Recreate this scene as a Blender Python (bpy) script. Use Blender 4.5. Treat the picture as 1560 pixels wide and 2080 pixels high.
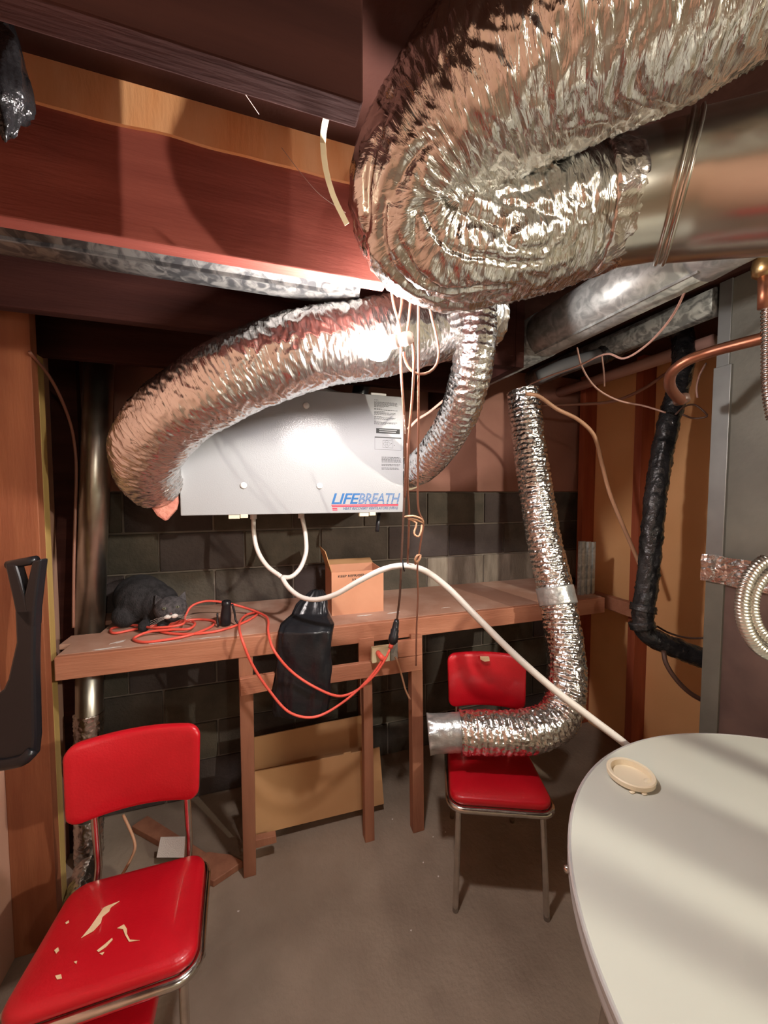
import bpy, bmesh, math, random
from mathutils import Vector, Matrix, noise
random.seed(7)
for o in list(bpy.data.objects): bpy.data.objects.remove(o, do_unlink=True)
S = bpy.context.scene
COL = S.collection
R = math.radians
# ---------------------------------------------------------------- camera
F, TH, PT, H = 775.0, R(17.9), math.atan(40 / 775.0), 1.6
cd = bpy.data.cameras.new('camera'); cam = bpy.data.objects.new('camera', cd); COL.objects.link(cam)
cd.sensor_fit = 'AUTO'; cd.sensor_width = 36.0; cd.lens = F / 2080 * 36.0; cd.clip_start = 0.02
cam.location = (0, 0, H); cam.rotation_euler = (R(90) - PT, 0, -TH)
S.camera = cam
# ---------------------------------------------------------------- world, exposure
w = bpy.data.worlds.new('world'); S.world = w; w.use_nodes = True
w.node_tree.nodes['Background'].inputs[0].default_value = (0.5, 0.42, 0.36, 1)
w.node_tree.nodes['Background'].inputs[1].default_value = 0.02
S.view_settings.view_transform = 'Standard'; S.view_settings.look = 'None'
S.view_settings.exposure = 0.0; S.view_settings.gamma = 1.0; S.view_settings.use_curve_mapping = False
BULB_STRENGTH = 900.0        # hanging bulb by the ventilator
LAMP_STRENGTH = 6500.0        # warm bulb of the room behind the camera
LAMP3_STRENGTH = 430.0      # second bulb of that room
# ---------------------------------------------------------------- pixel helpers (1560 x 2080 frame)
fw = Vector((math.sin(TH) * math.cos(PT), math.cos(TH) * math.cos(PT), -math.sin(PT)))
rt = Vector((math.cos(TH), -math.sin(TH), 0)); upv = rt.cross(fw); CAM = Vector((0, 0, H))
def ray(x, y): return fw + rt * ((x - 780) / F) + upv * ((1040 - y) / F)
def D(x, y, d): return CAM + ray(x, y) * d
def ZP(x, y, z): r = ray(x, y); return CAM + r * ((z - H) / r.z)
def YP(x, y, v): r = ray(x, y); return CAM + r * (v / r.y)
def XP(x, y, v): r = ray(x, y); return CAM + r * (v / r.x)
# ---------------------------------------------------------------- materials
MATS = {}
def mat(name, c1, c2=None, scale=8.0, rough=0.6, metal=0.0, bump=0.0, bscale=40.0, stretch=(1, 1, 1), detail=4.0,
        lo=0.35, hi=0.65, rvar=0.0, dist=0.0, coat=0.0, spec=0.5, trans=0.0, sss=0.0):
    m = bpy.data.materials.new(name); m.use_nodes = True; nt = m.node_tree; N = nt.nodes; L = nt.links
    b = N['Principled BSDF']; b.inputs['Roughness'].default_value = rough; b.inputs['Metallic'].default_value = metal
    b.inputs['Base Color'].default_value = (*c1, 1); b.inputs['Coat Weight'].default_value = coat
    b.inputs['Specular IOR Level'].default_value = spec
    b.inputs['Transmission Weight'].default_value = trans
    tc = N.new('ShaderNodeTexCoord'); mp = N.new('ShaderNodeMapping'); mp.inputs['Scale'].default_value = stretch
    L.new(tc.outputs['Object'], mp.inputs['Vector'])
    if c2:
        n = N.new('ShaderNodeTexNoise'); n.inputs['Scale'].default_value = scale; n.inputs['Detail'].default_value = detail
        n.inputs['Distortion'].default_value = dist
        L.new(mp.outputs[0], n.inputs['Vector'])
        r = N.new('ShaderNodeValToRGB'); r.color_ramp.elements[0].position = lo; r.color_ramp.elements[1].position = hi
        r.color_ramp.elements[0].color = (*c1, 1); r.color_ramp.elements[1].color = (*c2, 1)
        L.new(n.outputs['Fac'], r.inputs['Fac']); L.new(r.outputs['Color'], b.inputs['Base Color'])
        if rvar:
            mr = N.new('ShaderNodeMapRange'); mr.inputs['To Min'].default_value = rough - rvar; mr.inputs['To Max'].default_value = rough + rvar
            L.new(n.outputs['Fac'], mr.inputs['Value']); L.new(mr.outputs[0], b.inputs['Roughness'])
    if bump:
        n2 = N.new('ShaderNodeTexNoise'); n2.inputs['Scale'].default_value = bscale; n2.inputs['Detail'].default_value = 5
        L.new(mp.outputs[0], n2.inputs['Vector'])
        bp = N.new('ShaderNodeBump'); bp.inputs['Strength'].default_value = bump; bp.inputs['Distance'].default_value = 0.01
        L.new(n2.outputs['Fac'], bp.inputs['Height']); L.new(bp.outputs[0], b.inputs['Normal'])
    MATS[name] = m
    return m
def emis(name, c, s):
    m = bpy.data.materials.new(name); m.use_nodes = True; nt = m.node_tree
    b = nt.nodes['Principled BSDF']; b.inputs['Base Color'].default_value = (1, 1, 1, 1)
    b.inputs['Emission Color'].default_value = (*c, 1); b.inputs['Emission Strength'].default_value = s
    MATS[name] = m; return m
mat('concrete', (0.22, 0.165, 0.12), (0.37, 0.29, 0.22), 3.2, 0.62, bump=0.35, bscale=55, detail=9, lo=0.3, hi=0.72, rvar=0.1)
mat('mortar', (0.17, 0.14, 0.115), (0.24, 0.20, 0.165), 9, 0.95, bump=0.3, bscale=60)
for i, (a, b_) in enumerate([((0.055, 0.044, 0.036), (0.10, 0.082, 0.066)), ((0.06, 0.045, 0.042), (0.085, 0.066, 0.06)), ((0.07, 0.06, 0.045), (0.12, 0.10, 0.075))]):
    mat('block%d' % i, a, b_, 7, 0.9, bump=0.5, bscale=70, detail=8)
mat('block_lime', (0.16, 0.13, 0.10), (0.36, 0.31, 0.25), 5, 0.95, bump=0.5, bscale=70, stretch=(2.2, 1, 0.5), detail=8, lo=0.42, hi=0.66)
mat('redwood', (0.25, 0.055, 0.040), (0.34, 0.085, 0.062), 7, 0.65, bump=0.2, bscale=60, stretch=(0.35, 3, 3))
mat('palewood', (0.86, 0.36, 0.14), (0.92, 0.48, 0.24), 9, 0.7, bump=0.2, bscale=60, stretch=(1.5, 3, 0.35))
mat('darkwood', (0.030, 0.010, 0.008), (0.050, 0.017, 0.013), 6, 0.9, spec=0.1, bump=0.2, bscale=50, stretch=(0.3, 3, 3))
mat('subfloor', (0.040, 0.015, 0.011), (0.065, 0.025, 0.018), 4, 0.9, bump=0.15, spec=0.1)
mat('benchwood', (0.40, 0.155, 0.085), (0.50, 0.215, 0.125), 6, 0.6, bump=0.18, bscale=50, stretch=(0.35, 3, 3))
mat('benchtop', (0.42, 0.225, 0.155), (0.60, 0.40, 0.31), 4.5, 0.7, bump=0.15, bscale=40, detail=9, lo=0.42, hi=0.72)
mat('legwood', (0.30, 0.12, 0.068), (0.40, 0.175, 0.10), 6, 0.6, bump=0.18, bscale=50, stretch=(3, 3, 0.35))
mat('stud', (0.24, 0.072, 0.030), (0.31, 0.105, 0.045), 7, 0.6, bump=0.15, bscale=50, stretch=(3, 3, 0.3))
mat('studred', (0.30, 0.062, 0.026), (0.40, 0.10, 0.042), 7, 0.55, bump=0.15, bscale=50, stretch=(3, 3, 0.3))
mat('pine', (0.46, 0.30, 0.09), (0.54, 0.37, 0.13), 7, 0.7, stretch=(3, 3, 0.3))
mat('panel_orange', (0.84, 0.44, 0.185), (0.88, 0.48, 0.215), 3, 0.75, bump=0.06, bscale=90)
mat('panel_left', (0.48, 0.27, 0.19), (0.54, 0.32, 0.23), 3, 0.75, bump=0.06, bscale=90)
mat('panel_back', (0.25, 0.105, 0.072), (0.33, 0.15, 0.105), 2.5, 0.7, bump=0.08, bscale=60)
mat('roomwall', (0.32, 0.30, 0.23), (0.38, 0.36, 0.28), 2, 0.85)
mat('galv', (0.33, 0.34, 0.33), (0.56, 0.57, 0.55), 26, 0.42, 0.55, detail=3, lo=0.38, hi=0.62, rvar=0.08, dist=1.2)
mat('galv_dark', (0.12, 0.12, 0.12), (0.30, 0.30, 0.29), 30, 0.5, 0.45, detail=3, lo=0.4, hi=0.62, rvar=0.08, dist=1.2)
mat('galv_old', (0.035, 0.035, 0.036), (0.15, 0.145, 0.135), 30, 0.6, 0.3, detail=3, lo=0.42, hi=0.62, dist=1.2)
mat('galv_pipe', (0.60, 0.57, 0.50), (0.72, 0.69, 0.62), 12, 0.32, 1.0, bump=0.03, bscale=20, rvar=0.06)
mat('sheet_metal', (0.62, 0.60, 0.54), (0.72, 0.70, 0.64), 4, 0.25, 1.0, rvar=0.04)
mat('furnace', (0.17, 0.165, 0.14), (0.23, 0.225, 0.19), 5, 0.5, 0.3, bump=0.08, bscale=60, detail=8)
mat('furnace_red', (0.13, 0.085, 0.075), (0.20, 0.13, 0.11), 6, 0.5, 0.25, detail=8)
mat('flange', (0.30, 0.31, 0.30), (0.38, 0.39, 0.38), 6, 0.42, 0.7)
mat('white_enamel', (0.36, 0.368, 0.38), None, rough=0.17, bump=0.10, bscale=220, spec=0.3)
mat('white_plastic', (0.78, 0.76, 0.74), None, rough=0.4)
mat('blue_ink', (0.0, 0.10, 0.30), None, rough=0.5)
mat('navy_ink', (0.005, 0.055, 0.16), None, rough=0.5)
mat('red_ink', (0.45, 0.01, 0.05), None, rough=0.5)
mat('grey_ink', (0.05, 0.05, 0.05), None, rough=0.6)
mat('dark_ink', (0.02, 0.02, 0.02), None, rough=0.6)
mat('paper', (0.36, 0.368, 0.38), None, rough=0.5)
mat('red_vinyl', (0.46, 0.003, 0.011), (0.54, 0.006, 0.016), 5, 0.34, bump=0.10, bscale=160, coat=0.25)
mat('torn', (0.72, 0.50, 0.28), (0.85, 0.66, 0.42), 30, 0.9)
mat('chrome', (0.62, 0.58, 0.54), (0.72, 0.68, 0.64), 30, 0.18, 1.0, rvar=0.08)
mat('laminate', (0.52, 0.53, 0.475), (0.55, 0.56, 0.505), 2, 0.22, coat=0.2)
mat('alu', (0.66, 0.65, 0.64), None, rough=0.35, metal=0.5)
mat('cream', (0.80, 0.70, 0.52), None, rough=0.45)
mat('cord_orange', (0.82, 0.11, 0.075), None, rough=0.45)
mat('cord_brown', (0.27, 0.115, 0.075), None, rough=0.5)
mat('cord_dark', (0.10, 0.05, 0.035), None, rough=0.5)
mat('cord_tan', (0.50, 0.27, 0.16), None, rough=0.5)
mat('wire_pink', (0.44, 0.25, 0.20), None, rough=0.5)
mat('black_plastic', (0.012, 0.012, 0.015), None, rough=0.3)
mat('black_bag', (0.012, 0.013, 0.016), None, rough=0.28, bump=0.35, bscale=28, detail=6)
mat('black_wrap', (0.012, 0.012, 0.013), (0.03, 0.03, 0.032), 14, 0.16, bump=0.9, bscale=38)
mat('grey_pipe', (0.13, 0.13, 0.14), None, rough=0.4)
mat('hose', (0.74, 0.69, 0.64), (0.80, 0.76, 0.72), 6, 0.3, spec=0.5)
mat('copper', (0.42, 0.17, 0.095), (0.30, 0.12, 0.075), 12, 0.38, 0.85)
mat('brass', (0.55, 0.38, 0.18), None, rough=0.3, metal=1.0)
mat('cardboard', (0.50, 0.27, 0.12), (0.55, 0.31, 0.145), 4, 0.85, bump=0.05)
mat('cardboard_box', (0.64, 0.30, 0.175), (0.70, 0.345, 0.21), 5, 0.8, bump=0.06)
mat('pink_wool', (0.58, 0.21, 0.16), (0.70, 0.30, 0.22), 18, 0.95, bump=0.6, bscale=60)
mat('fur', (0.010, 0.009, 0.010), (0.03, 0.027, 0.03), 60, 0.9, bump=0.5, bscale=220, stretch=(1, 1, 0.5), detail=6)
mat('fur_face', (0.035, 0.032, 0.035), (0.10, 0.09, 0.095), 70, 0.9, bump=0.5, bscale=260, detail=6)
mat('fur_white', (0.75, 0.70, 0.66), None, rough=0.9, bump=0.4, bscale=260)
mat('eye', (0.16, 0.17, 0.12), None, rough=0.08, coat=1.0)
mat('pupil', (0.004, 0.004, 0.004), None, rough=0.1)
mat('nose', (0.16, 0.07, 0.07), None, rough=0.5)
mat('ivory', (0.74, 0.66, 0.42), None, rough=0.45)
mat('strap_white', (0.82, 0.74, 0.52), None, rough=0.5)
mat('thread', (0.40, 0.28, 0.24), None, rough=0.8)
mat('ceramic', (0.42, 0.33, 0.29), (0.5, 0.4, 0.35), 20, 0.4)
mat('tape', (0.42, 0.43, 0.42), (0.56, 0.57, 0.56), 30, 0.3, 0.6, bump=0.3, bscale=50)
emis('bulb_light', (1.0, 0.93, 0.90), BULB_STRENGTH)
emis('lamp_light', (1.0, 0.93, 0.78), LAMP_STRENGTH)
emis('lamp3_light', (1.0, 0.90, 0.76), LAMP3_STRENGTH)
def foil(name, c, rough, bs, bstr, streak=None):
    m = bpy.data.materials.new(name); m.use_nodes = True; nt = m.node_tree; N = nt.nodes; L = nt.links
    b = N['Principled BSDF']; b.inputs['Metallic'].default_value = 1.0; b.inputs['Base Color'].default_value = (*c, 1)
    n = N.new('ShaderNodeTexNoise'); n.inputs['Detail'].default_value = 4; n.inputs['Distortion'].default_value = 0.8
    v = N.new('ShaderNodeTexVoronoi')
    if streak:      # coordinates along and around the tube: creases run around it
        tc = N.new('ShaderNodeAttribute'); tc.attribute_name = 'tc'
        mp = N.new('ShaderNodeMapping'); mp.inputs['Scale'].default_value = streak
        L.new(tc.outputs['Vector'], mp.inputs['Vector']); src = mp.outputs[0]
        n.inputs['Scale'].default_value = 1.0; v.inputs['Scale'].default_value = 0.8
    else:
        tc = N.new('ShaderNodeTexCoord'); src = tc.outputs['Object']
        v.inputs['Scale'].default_value = bs; n.inputs['Scale'].default_value = bs * 0.6
    L.new(src, n.inputs['Vector']); L.new(src, v.inputs['Vector'])
    ad = N.new('ShaderNodeMath'); ad.operation = 'MULTIPLY_ADD'; ad.inputs[1].default_value = 0.6
    L.new(v.outputs['Distance'], ad.inputs[0]); L.new(n.outputs['Fac'], ad.inputs[2])
    bp = N.new('ShaderNodeBump'); bp.inputs['Strength'].default_value = bstr; bp.inputs['Distance'].default_value = 0.006
    L.new(ad.outputs[0], bp.inputs['Height']); L.new(bp.outputs[0], b.inputs['Normal'])
    mr = N.new('ShaderNodeMapRange'); mr.inputs['To Min'].default_value = rough - 0.07; mr.inputs['To Max'].default_value = rough + 0.12
    L.new(n.outputs['Fac'], mr.inputs['Value']); L.new(mr.outputs[0], b.inputs['Roughness'])
    MATS[name] = m
foil('foil_big', (0.78, 0.77, 0.74), 0.16, 55, 0.6, (120, 24, 24))
foil('foil', (0.86, 0.84, 0.82), 0.20, 80, 0.35, (150, 22, 22))
foil('foil_flex', (0.84, 0.83, 0.82), 0.18, 85, 0.45)
foil('foil_tape', (0.80, 0.76, 0.74), 0.18, 45, 0.8)
# ---------------------------------------------------------------- object helpers
ORG = {}
TUBEC = []
def obj(name, vf, material, parent=None, smooth=False, bevel=0.0, kind=None, seg=2, coords=False):
    vs, fs = vf; vs = [Vector(v) for v in vs]
    if parent is not None: org = ORG[parent.name]
    else:
        xs = [v.x for v in vs]; ys = [v.y for v in vs]; zs = [v.z for v in vs]
        org = Vector(((min(xs) + max(xs)) / 2, (min(ys) + max(ys)) / 2, min(zs)))
    me = bpy.data.meshes.new(name); me.from_pydata([v - org for v in vs], [], fs); me.update()
    mats = material if isinstance(material, (list, tuple)) else [material]
    for m in mats: me.materials.append(MATS[m])
    if coords:
        at = me.attributes.new('tc', 'FLOAT_VECTOR', 'POINT')
        at.data.foreach_set('vector', [c for q in TUBEC for c in q])
    if smooth:
        for p in me.polygons: p.use_smooth = True
    o = bpy.data.objects.new(name, me); COL.objects.link(o); ORG[o.name] = org.copy()
    if parent is not None: o.parent = parent
    else: o.location = org
    if bevel:
        b = o.modifiers.new('bevel', 'BEVEL'); b.width = bevel; b.segments = seg; b.limit_method = 'ANGLE'
    if kind: o['kind'] = kind
    return o
def tag(o, label, cat, group=None):
    o['label'] = label; o['category'] = cat
    if group: o['group'] = group
    return o
def thing(name, label, cat, loc, group=None):
    o = bpy.data.objects.new(name, None); COL.objects.link(o); o.location = loc; o.empty_display_size = 0.05
    ORG[o.name] = Vector(loc); return tag(o, label, cat, group)
def struct(name, vf, m, bevel=0.0):
    return obj(name, vf, m, None, False, bevel, 'structure')
def box(x0, x1, y0, y1, z0, z1):
    v = [(x0, y0, z0), (x1, y0, z0), (x1, y1, z0), (x0, y1, z0), (x0, y0, z1), (x1, y0, z1), (x1, y1, z1), (x0, y1, z1)]
    return v, [(0, 3, 2, 1), (4, 5, 6, 7), (0, 1, 5, 4), (1, 2, 6, 5), (2, 3, 7, 6), (3, 0, 4, 7)]
def join(*parts):
    V, Fc = [], []
    for v, f in parts:
        k = len(V); V += list(v); Fc += [tuple(i + k for i in q) for q in f]
    return V, Fc
def prism(pts, off):
    off = Vector(off); n = len(pts); a = [Vector(p) for p in pts]; b = [p + off for p in a]
    return a + b, [tuple(range(n))[::-1], tuple(range(n, 2 * n))] + [(i, (i + 1) % n, n + (i + 1) % n, n + i) for i in range(n)]
def slab(px, Y, th):          # outline on the plane Y, with thickness towards the back
    return prism([YP(x, y, Y) for x, y in px], (0, th, 0))
def smooth_path(pts, step=0.01):
    P = [Vector(p) for p in pts]
    P = [P[0] * 2 - P[1]] + P + [P[-1] * 2 - P[-2]]
    out = []
    for i in range(1, len(P) - 2):
        p0, p1, p2, p3 = P[i - 1], P[i], P[i + 1], P[i + 2]
        t01 = max((p1 - p0).length, 1e-6) ** .5; t12 = max((p2 - p1).length, 1e-6) ** .5; t23 = max((p3 - p2).length, 1e-6) ** .5
        m1 = (p2 - p1 + t12 * ((p1 - p0) / t01 - (p2 - p0) / (t01 + t12)))
        m2 = (p2 - p1 + t12 * ((p3 - p2) / t23 - (p3 - p1) / (t12 + t23)))
        n = max(2, int((p2 - p1).length / step))
        for k in range(n):
            t = k / n; t2 = t * t; t3 = t2 * t
            out.append(p1 * (2 * t3 - 3 * t2 + 1) + m1 * (t3 - 2 * t2 + t) + p2 * (-2 * t3 + 3 * t2) + m2 * (t3 - t2))
    out.append(P[-2]); return out
def tube(pts, r, seg=10, step=0.012, disp=None, cap=True, raw=False, flat=None, shell=0.0):
    P = [Vector(p) for p in pts] if raw else smooth_path(pts, step)
    n = len(P); V, Fc = [], []
    TUBEC.clear()
    T = []
    for i in range(n):
        t = P[min(i + 1, n - 1)] - P[max(i - 1, 0)]
        T.append(t.normalized() if t.length > 1e-9 else Vector((0, 0, 1)))
    ref = Vector((0, 0, 1)) if abs(T[0].z) < 0.9 else Vector((1, 0, 0))
    u = T[0].cross(ref).normalized(); s = 0.0; L = sum((P[i + 1] - P[i]).length for i in range(n - 1))
    rings = []
    for i in range(n):
        if i:
            s += (P[i] - P[i - 1]).length
            q = T[i - 1].rotation_difference(T[i]); u = (q @ u); u = (u - T[i] * u.dot(T[i])).normalized()
        v = T[i].cross(u)
        rr = r(s / L) if callable(r) else r
        for k in range(seg):
            a = 2 * math.pi * k / seg
            e = rr + (disp(s, a, L) if disp else 0)
            ca, sa = math.cos(a), math.sin(a); TUBEC.append((s, ca * rr, sa * rr))
            if flat: V.append(P[i] + u * ca * e * flat[0] + v * sa * e * flat[1])
            else: V.append(P[i] + (u * ca + v * sa) * e)
    for i in range(n - 1):
        for k in range(seg):
            a = i * seg + k; b = i * seg + (k + 1) % seg
            Fc.append((a, a + seg, b + seg, b))
    if shell:
        base = len(V)
        for i in range(n):
            c = P[i]
            for k in range(seg): p = V[i * seg + k]; V.append(p + (c - p).normalized() * shell)
        for i in range(n - 1):
            for k in range(seg):
                a = base + i * seg + k; b = base + i * seg + (k + 1) % seg
                Fc.append((a, b, b + seg, a + seg))
        for k in range(seg):
            k2 = (k + 1) % seg; e = (n - 1) * seg
            Fc.append((k, k2, base + k2, base + k)); Fc.append((e + k, base + e + k, base + e + k2, e + k2))
    elif cap:
        Fc.append(tuple(range(seg))[::-1][::-1]); Fc.append(tuple(range((n - 1) * seg, n * seg))[::-1])
    return V, Fc
def lathe(prof, c, seg=40, axis=(0, 0, 1), closed=False):
    ax = Vector(axis).normalized(); q = Vector((0, 0, 1)).rotation_difference(ax); c = Vector(c); V, Fc = [], []
    for r, z in prof:
        for k in range(seg):
            a = 2 * math.pi * k / seg; V.append(c + q @ Vector((r * math.cos(a), r * math.sin(a), z)))
    n = len(prof)
    for i in range(n - 1):
        for k in range(seg):
            a = i * seg + k; b = i * seg + (k + 1) % seg; Fc.append((a, b, b + seg, a + seg))
    Fc.append(tuple(range(seg))[::-1]); Fc.append(tuple(range((n - 1) * seg, n * seg)))
    return V, Fc
def ball(c, r, sc=(1, 1, 1), seg=24, rings=14):
    V = [Vector((c[0], c[1], c[2] + r * sc[2]))]; Fc = []
    for i in range(1, rings):
        t = math.pi * i / rings
        for k in range(seg):
            a = 2 * math.pi * k / seg
            V.append(Vector((c[0] + r * sc[0] * math.sin(t) * math.cos(a), c[1] + r * sc[1] * math.sin(t) * math.sin(a), c[2] + r * sc[2] * math.cos(t))))
    V.append(Vector((c[0], c[1], c[2] - r * sc[2])))
    for k in range(seg): Fc.append((0, 1 + k, 1 + (k + 1) % seg))
    for i in range(rings - 2):
        for k in range(seg):
            a = 1 + i * seg + k; b = 1 + i * seg + (k + 1) % seg; Fc.append((a, a + seg, b + seg, b))
    e = len(V) - 1; q = 1 + (rings - 2) * seg
    for k in range(seg): Fc.append((e, q + (k + 1) % seg, q + k))
    return V, Fc
def nz(x, y, z): return noise.noise(Vector((x, y, z)))
def d_insul(amp, fs, seed, lump=0.012):     # wrinkled foil jacket: pleats around the tube
    def f(s, a, L):
        ca, sa = math.cos(a), math.sin(a)
        wob = 0.35 * nz(s * 9, ca * 2.5 + seed, sa * 2.5)
        p = (1 - abs(nz(s * fs + wob * 6, ca * 2.6 + seed, sa * 2.6)) * 2.2)
        p2 = (1 - abs(nz(s * fs * 1.9 + wob * 9, ca * 5 + seed, sa * 5)) * 2.2)
        return amp * (max(p, 0) ** 2 + 0.5 * max(p2, 0) ** 2 - 0.6) + lump * nz(s * 7, ca * 1.3 + seed, sa * 1.3)
    return f
def d_flex(pitch, dep, seed, crin=0.0025):   # foil hose over a wire helix
    def f(s, a, L):
        ph = (s / pitch + a / (2 * math.pi)) % 1.0
        w = abs(math.sin(math.pi * ph)) ** 0.6
        ca, sa = math.cos(a), math.sin(a)
        return -dep * w + crin * w * (nz(s * 70, ca * 7 + seed, sa * 7) + 0.6 * nz(s * 150, ca * 15 + seed, sa * 15)) * 2 + 0.003 * nz(s * 12, ca * 2 + seed, sa * 2)
    return f
def text_mesh(body, size, shear=0.0, offset=0.0, spacing=1.0, align='LEFT'):
    cu = bpy.data.curves.new('t', 'FONT'); cu.body = body; cu.size = size; cu.shear = shear; cu.offset = offset
    cu.space_character = spacing; cu.align_x = align; cu.resolution_u = 3
    o = bpy.data.objects.new('t', cu); COL.objects.link(o); bpy.context.view_layer.update()
    me = bpy.data.meshes.new_from_object(o.evaluated_get(bpy.context.evaluated_depsgraph_get()))
    bpy.data.objects.remove(o, do_unlink=True)
    vs = [v.co.copy() for v in me.vertices]; fs = [tuple(p.vertices) for p in me.polygons]
    bpy.data.meshes.remove(me); return vs, fs
def fit(vf, w=None, h=None):
    vs, fs = vf; x0 = min(v.x for v in vs); x1 = max(v.x for v in vs); y0 = min(v.y for v in vs); y1 = max(v.y for v in vs)
    sx = w / (x1 - x0) if w else 1; sy = h / (y1 - y0) if h else 1
    return [Vector(((v.x - x0) * sx, (v.y - y0) * sy, 0)) for v in vs], fs
def cut_bands(vf, bands):
    V, Fc = [], []
    for lo, hi in bands:
        bm = bmesh.new(); bv = [bm.verts.new(v) for v in vf[0]]
        for f in vf[1]:
            try: bm.faces.new([bv[i] for i in f])
            except ValueError: pass
        for co, no in (((0, lo, 0), (0, -1, 0)), ((0, hi, 0), (0, 1, 0))):
            bmesh.ops.bisect_plane(bm, geom=bm.verts[:] + bm.edges[:] + bm.faces[:], plane_co=co, plane_no=no, clear_outer=True)
        bm.verts.index_update(); k = len(V)
        V += [v.co.copy() for v in bm.verts]; Fc += [tuple(v.index + k for v in f.verts) for f in bm.faces]; bm.free()
    return V, Fc
def wall_text(vf, x, y, z):          # text plane -> facing -Y
    return [Vector((x + v.x, y, z + v.y)) for v in vf[0]], vf[1]

# ================================================================ SETTING
XL, XR, YB, ZC = -0.83, 2.15, 2.13, 2.368
struct('floor', box(-1.0, 3.4, -3.1, 2.35, -0.1, 0.0), 'concrete')
wb = struct('wall_back', box(-1.0, 3.4, YB + 0.012, YB + 0.2, 0, 2.45), 'mortar')
bmeshes = {}
for row in range(8):
    z0 = 0.2 * row
    x = XL - (0.2 if row % 2 else 0.05)
    while x < XR:
        x0 = max(x, XL); x1 = min(x + 0.39, XR)
        if x1 - x0 > 0.06:
            lime = row in (5, 6) and x0 > 0.75 and random.random() < 0.75 and not (row == 6 and x0 > 1.3)
            if row == 6: lime = False
            m = 'block_lime' if lime else 'block%d' % random.randrange(3)
            y = YB + random.uniform(-0.003, 0.003)
            obj('block', box(x0, x1, y, YB + 0.03, z0 + 0.005, z0 + 0.195), m, wb, bevel=0.004)
        x += 0.40
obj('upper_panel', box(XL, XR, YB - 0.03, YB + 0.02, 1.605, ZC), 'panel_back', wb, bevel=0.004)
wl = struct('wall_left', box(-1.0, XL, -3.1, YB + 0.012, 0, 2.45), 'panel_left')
obj('stud', box(XL, -0.705, 1.56, 1.598, 0, ZC), 'stud', wl, bevel=0.002)
obj('stud', box(XL, -0.745, 1.69, 1.728, 0, ZC), 'pine', wl, bevel=0.002)
obj('stud', box(XL, -0.735, 1.96, 1.998, 0, ZC), 'darkwood', wl, bevel=0.002)
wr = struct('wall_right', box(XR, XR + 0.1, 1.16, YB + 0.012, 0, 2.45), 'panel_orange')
PX = XP(1305, 1300, XR - 0.005)
for y0 in (1.62, 2.02):
    obj('stud', box(XR - 0.10, XR, y0, y0 + 0.045, 0, ZC), 'studred', wr, bevel=0.002)
obj('ledger', box(XR - 0.145, XR - 0.10, 1.60, 2.08, 0.885, 0.965), 'benchwood', wr, bevel=0.003)
struct('wall_front', box(-1.0, 3.4, -3.2, -3.1, 0, 2.45), 'roomwall')
struct('wall_furnace_side', box(3.3, 3.4, -3.1, YB + 0.012, 0, 2.45), 'roomwall')
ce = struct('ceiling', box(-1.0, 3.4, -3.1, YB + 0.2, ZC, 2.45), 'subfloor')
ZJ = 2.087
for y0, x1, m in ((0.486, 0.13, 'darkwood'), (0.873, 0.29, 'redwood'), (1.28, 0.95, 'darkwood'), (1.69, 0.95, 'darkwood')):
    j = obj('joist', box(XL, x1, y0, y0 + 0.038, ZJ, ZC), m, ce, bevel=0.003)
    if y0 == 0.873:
        # thin paler strip along the top of the joist face, ragged lower edge
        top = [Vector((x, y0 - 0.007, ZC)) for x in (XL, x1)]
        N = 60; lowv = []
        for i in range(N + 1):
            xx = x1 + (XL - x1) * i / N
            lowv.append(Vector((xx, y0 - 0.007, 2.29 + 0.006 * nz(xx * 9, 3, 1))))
        obj('pale_strip', prism(top + lowv, (0, 0.007, 0)), 'palewood', j)
obj('joist', box(0.95, 0.99, 1.28, YB - 0.035, ZJ, ZC), 'darkwood', ce, bevel=0.003)

# ================================================================ BIG INSULATED DUCT (U-turn) with metal elbow
t = thing('insulated_duct', 'large foil-jacketed insulated duct bent in a U-turn overhead', 'duct', D(845, 390, .72))
UP = [D(1720, -260, .44), D(1560, -150, .46), D(1400, -45, .49), D(1200, 58, .53), D(1030, 165, .585), D(905, 280, .65), D(842, 392, .70), D(872, 476, .74), D(975, 492, .755), D(1110, 455, .765), D(1215, 425, .765)]
def d_u(s, a, L):
    ca, sa = math.cos(a), math.sin(a); q = s / L
    wob = 0.4 * nz(s * 8, ca * 2.2, sa * 2.2)
    p = max(0, 1 - abs(nz(s * 52 + wob * 6, ca * 2.3, sa * 2.3)) * 2.2) ** 2 + .5 * max(0, 1 - abs(nz(s * 100 + wob * 9, ca * 4.5, sa * 4.5)) * 2.2) ** 2
    bend = math.exp(-((q - 0.66) / 0.15) ** 2)
    fold = bend * 0.016 * (max(0, 1 - abs(nz(s * 9 + 2 * ca, ca * 3.0 + 5, sa * 3.0)) * 3) ** 2 + .6 * nz(s * 14, ca * 4 + 2, sa * 4))
    return 0.0042 * (p - .6) - fold + 0.010 * nz(s * 6, ca * 1.3, sa * 1.3)
obj('jacket', tube(UP, lambda q: 0.128 - 0.012 * q - (0.012 * max(0, (q - .93) / .07)), 150, 0.0034, d_u), 'foil_big', t, smooth=True, coords=True)
ME = [D(1215, 425, .765), D(1290, 410, .75), D(1368, 393, .73)]
obj('metal_sleeve', tube(ME, 0.109, 64, 0.02), 'sheet_metal', t, smooth=True)
obj('taped_end', tube([D(1195, 430, .766), D(1230, 422, .762), D(1262, 414, .757)], lambda q: 0.119 - 0.008 * q, 80, 0.006, d_insul(0.004, 30, 9, 0.004)), 'foil_tape', t, smooth=True)
M2 = [D(1366, 393, .73), D(1440, 382, .705), D(1540, 366, .665), D(1700, 340, .60), D(1900, 300, .53)]
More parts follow.
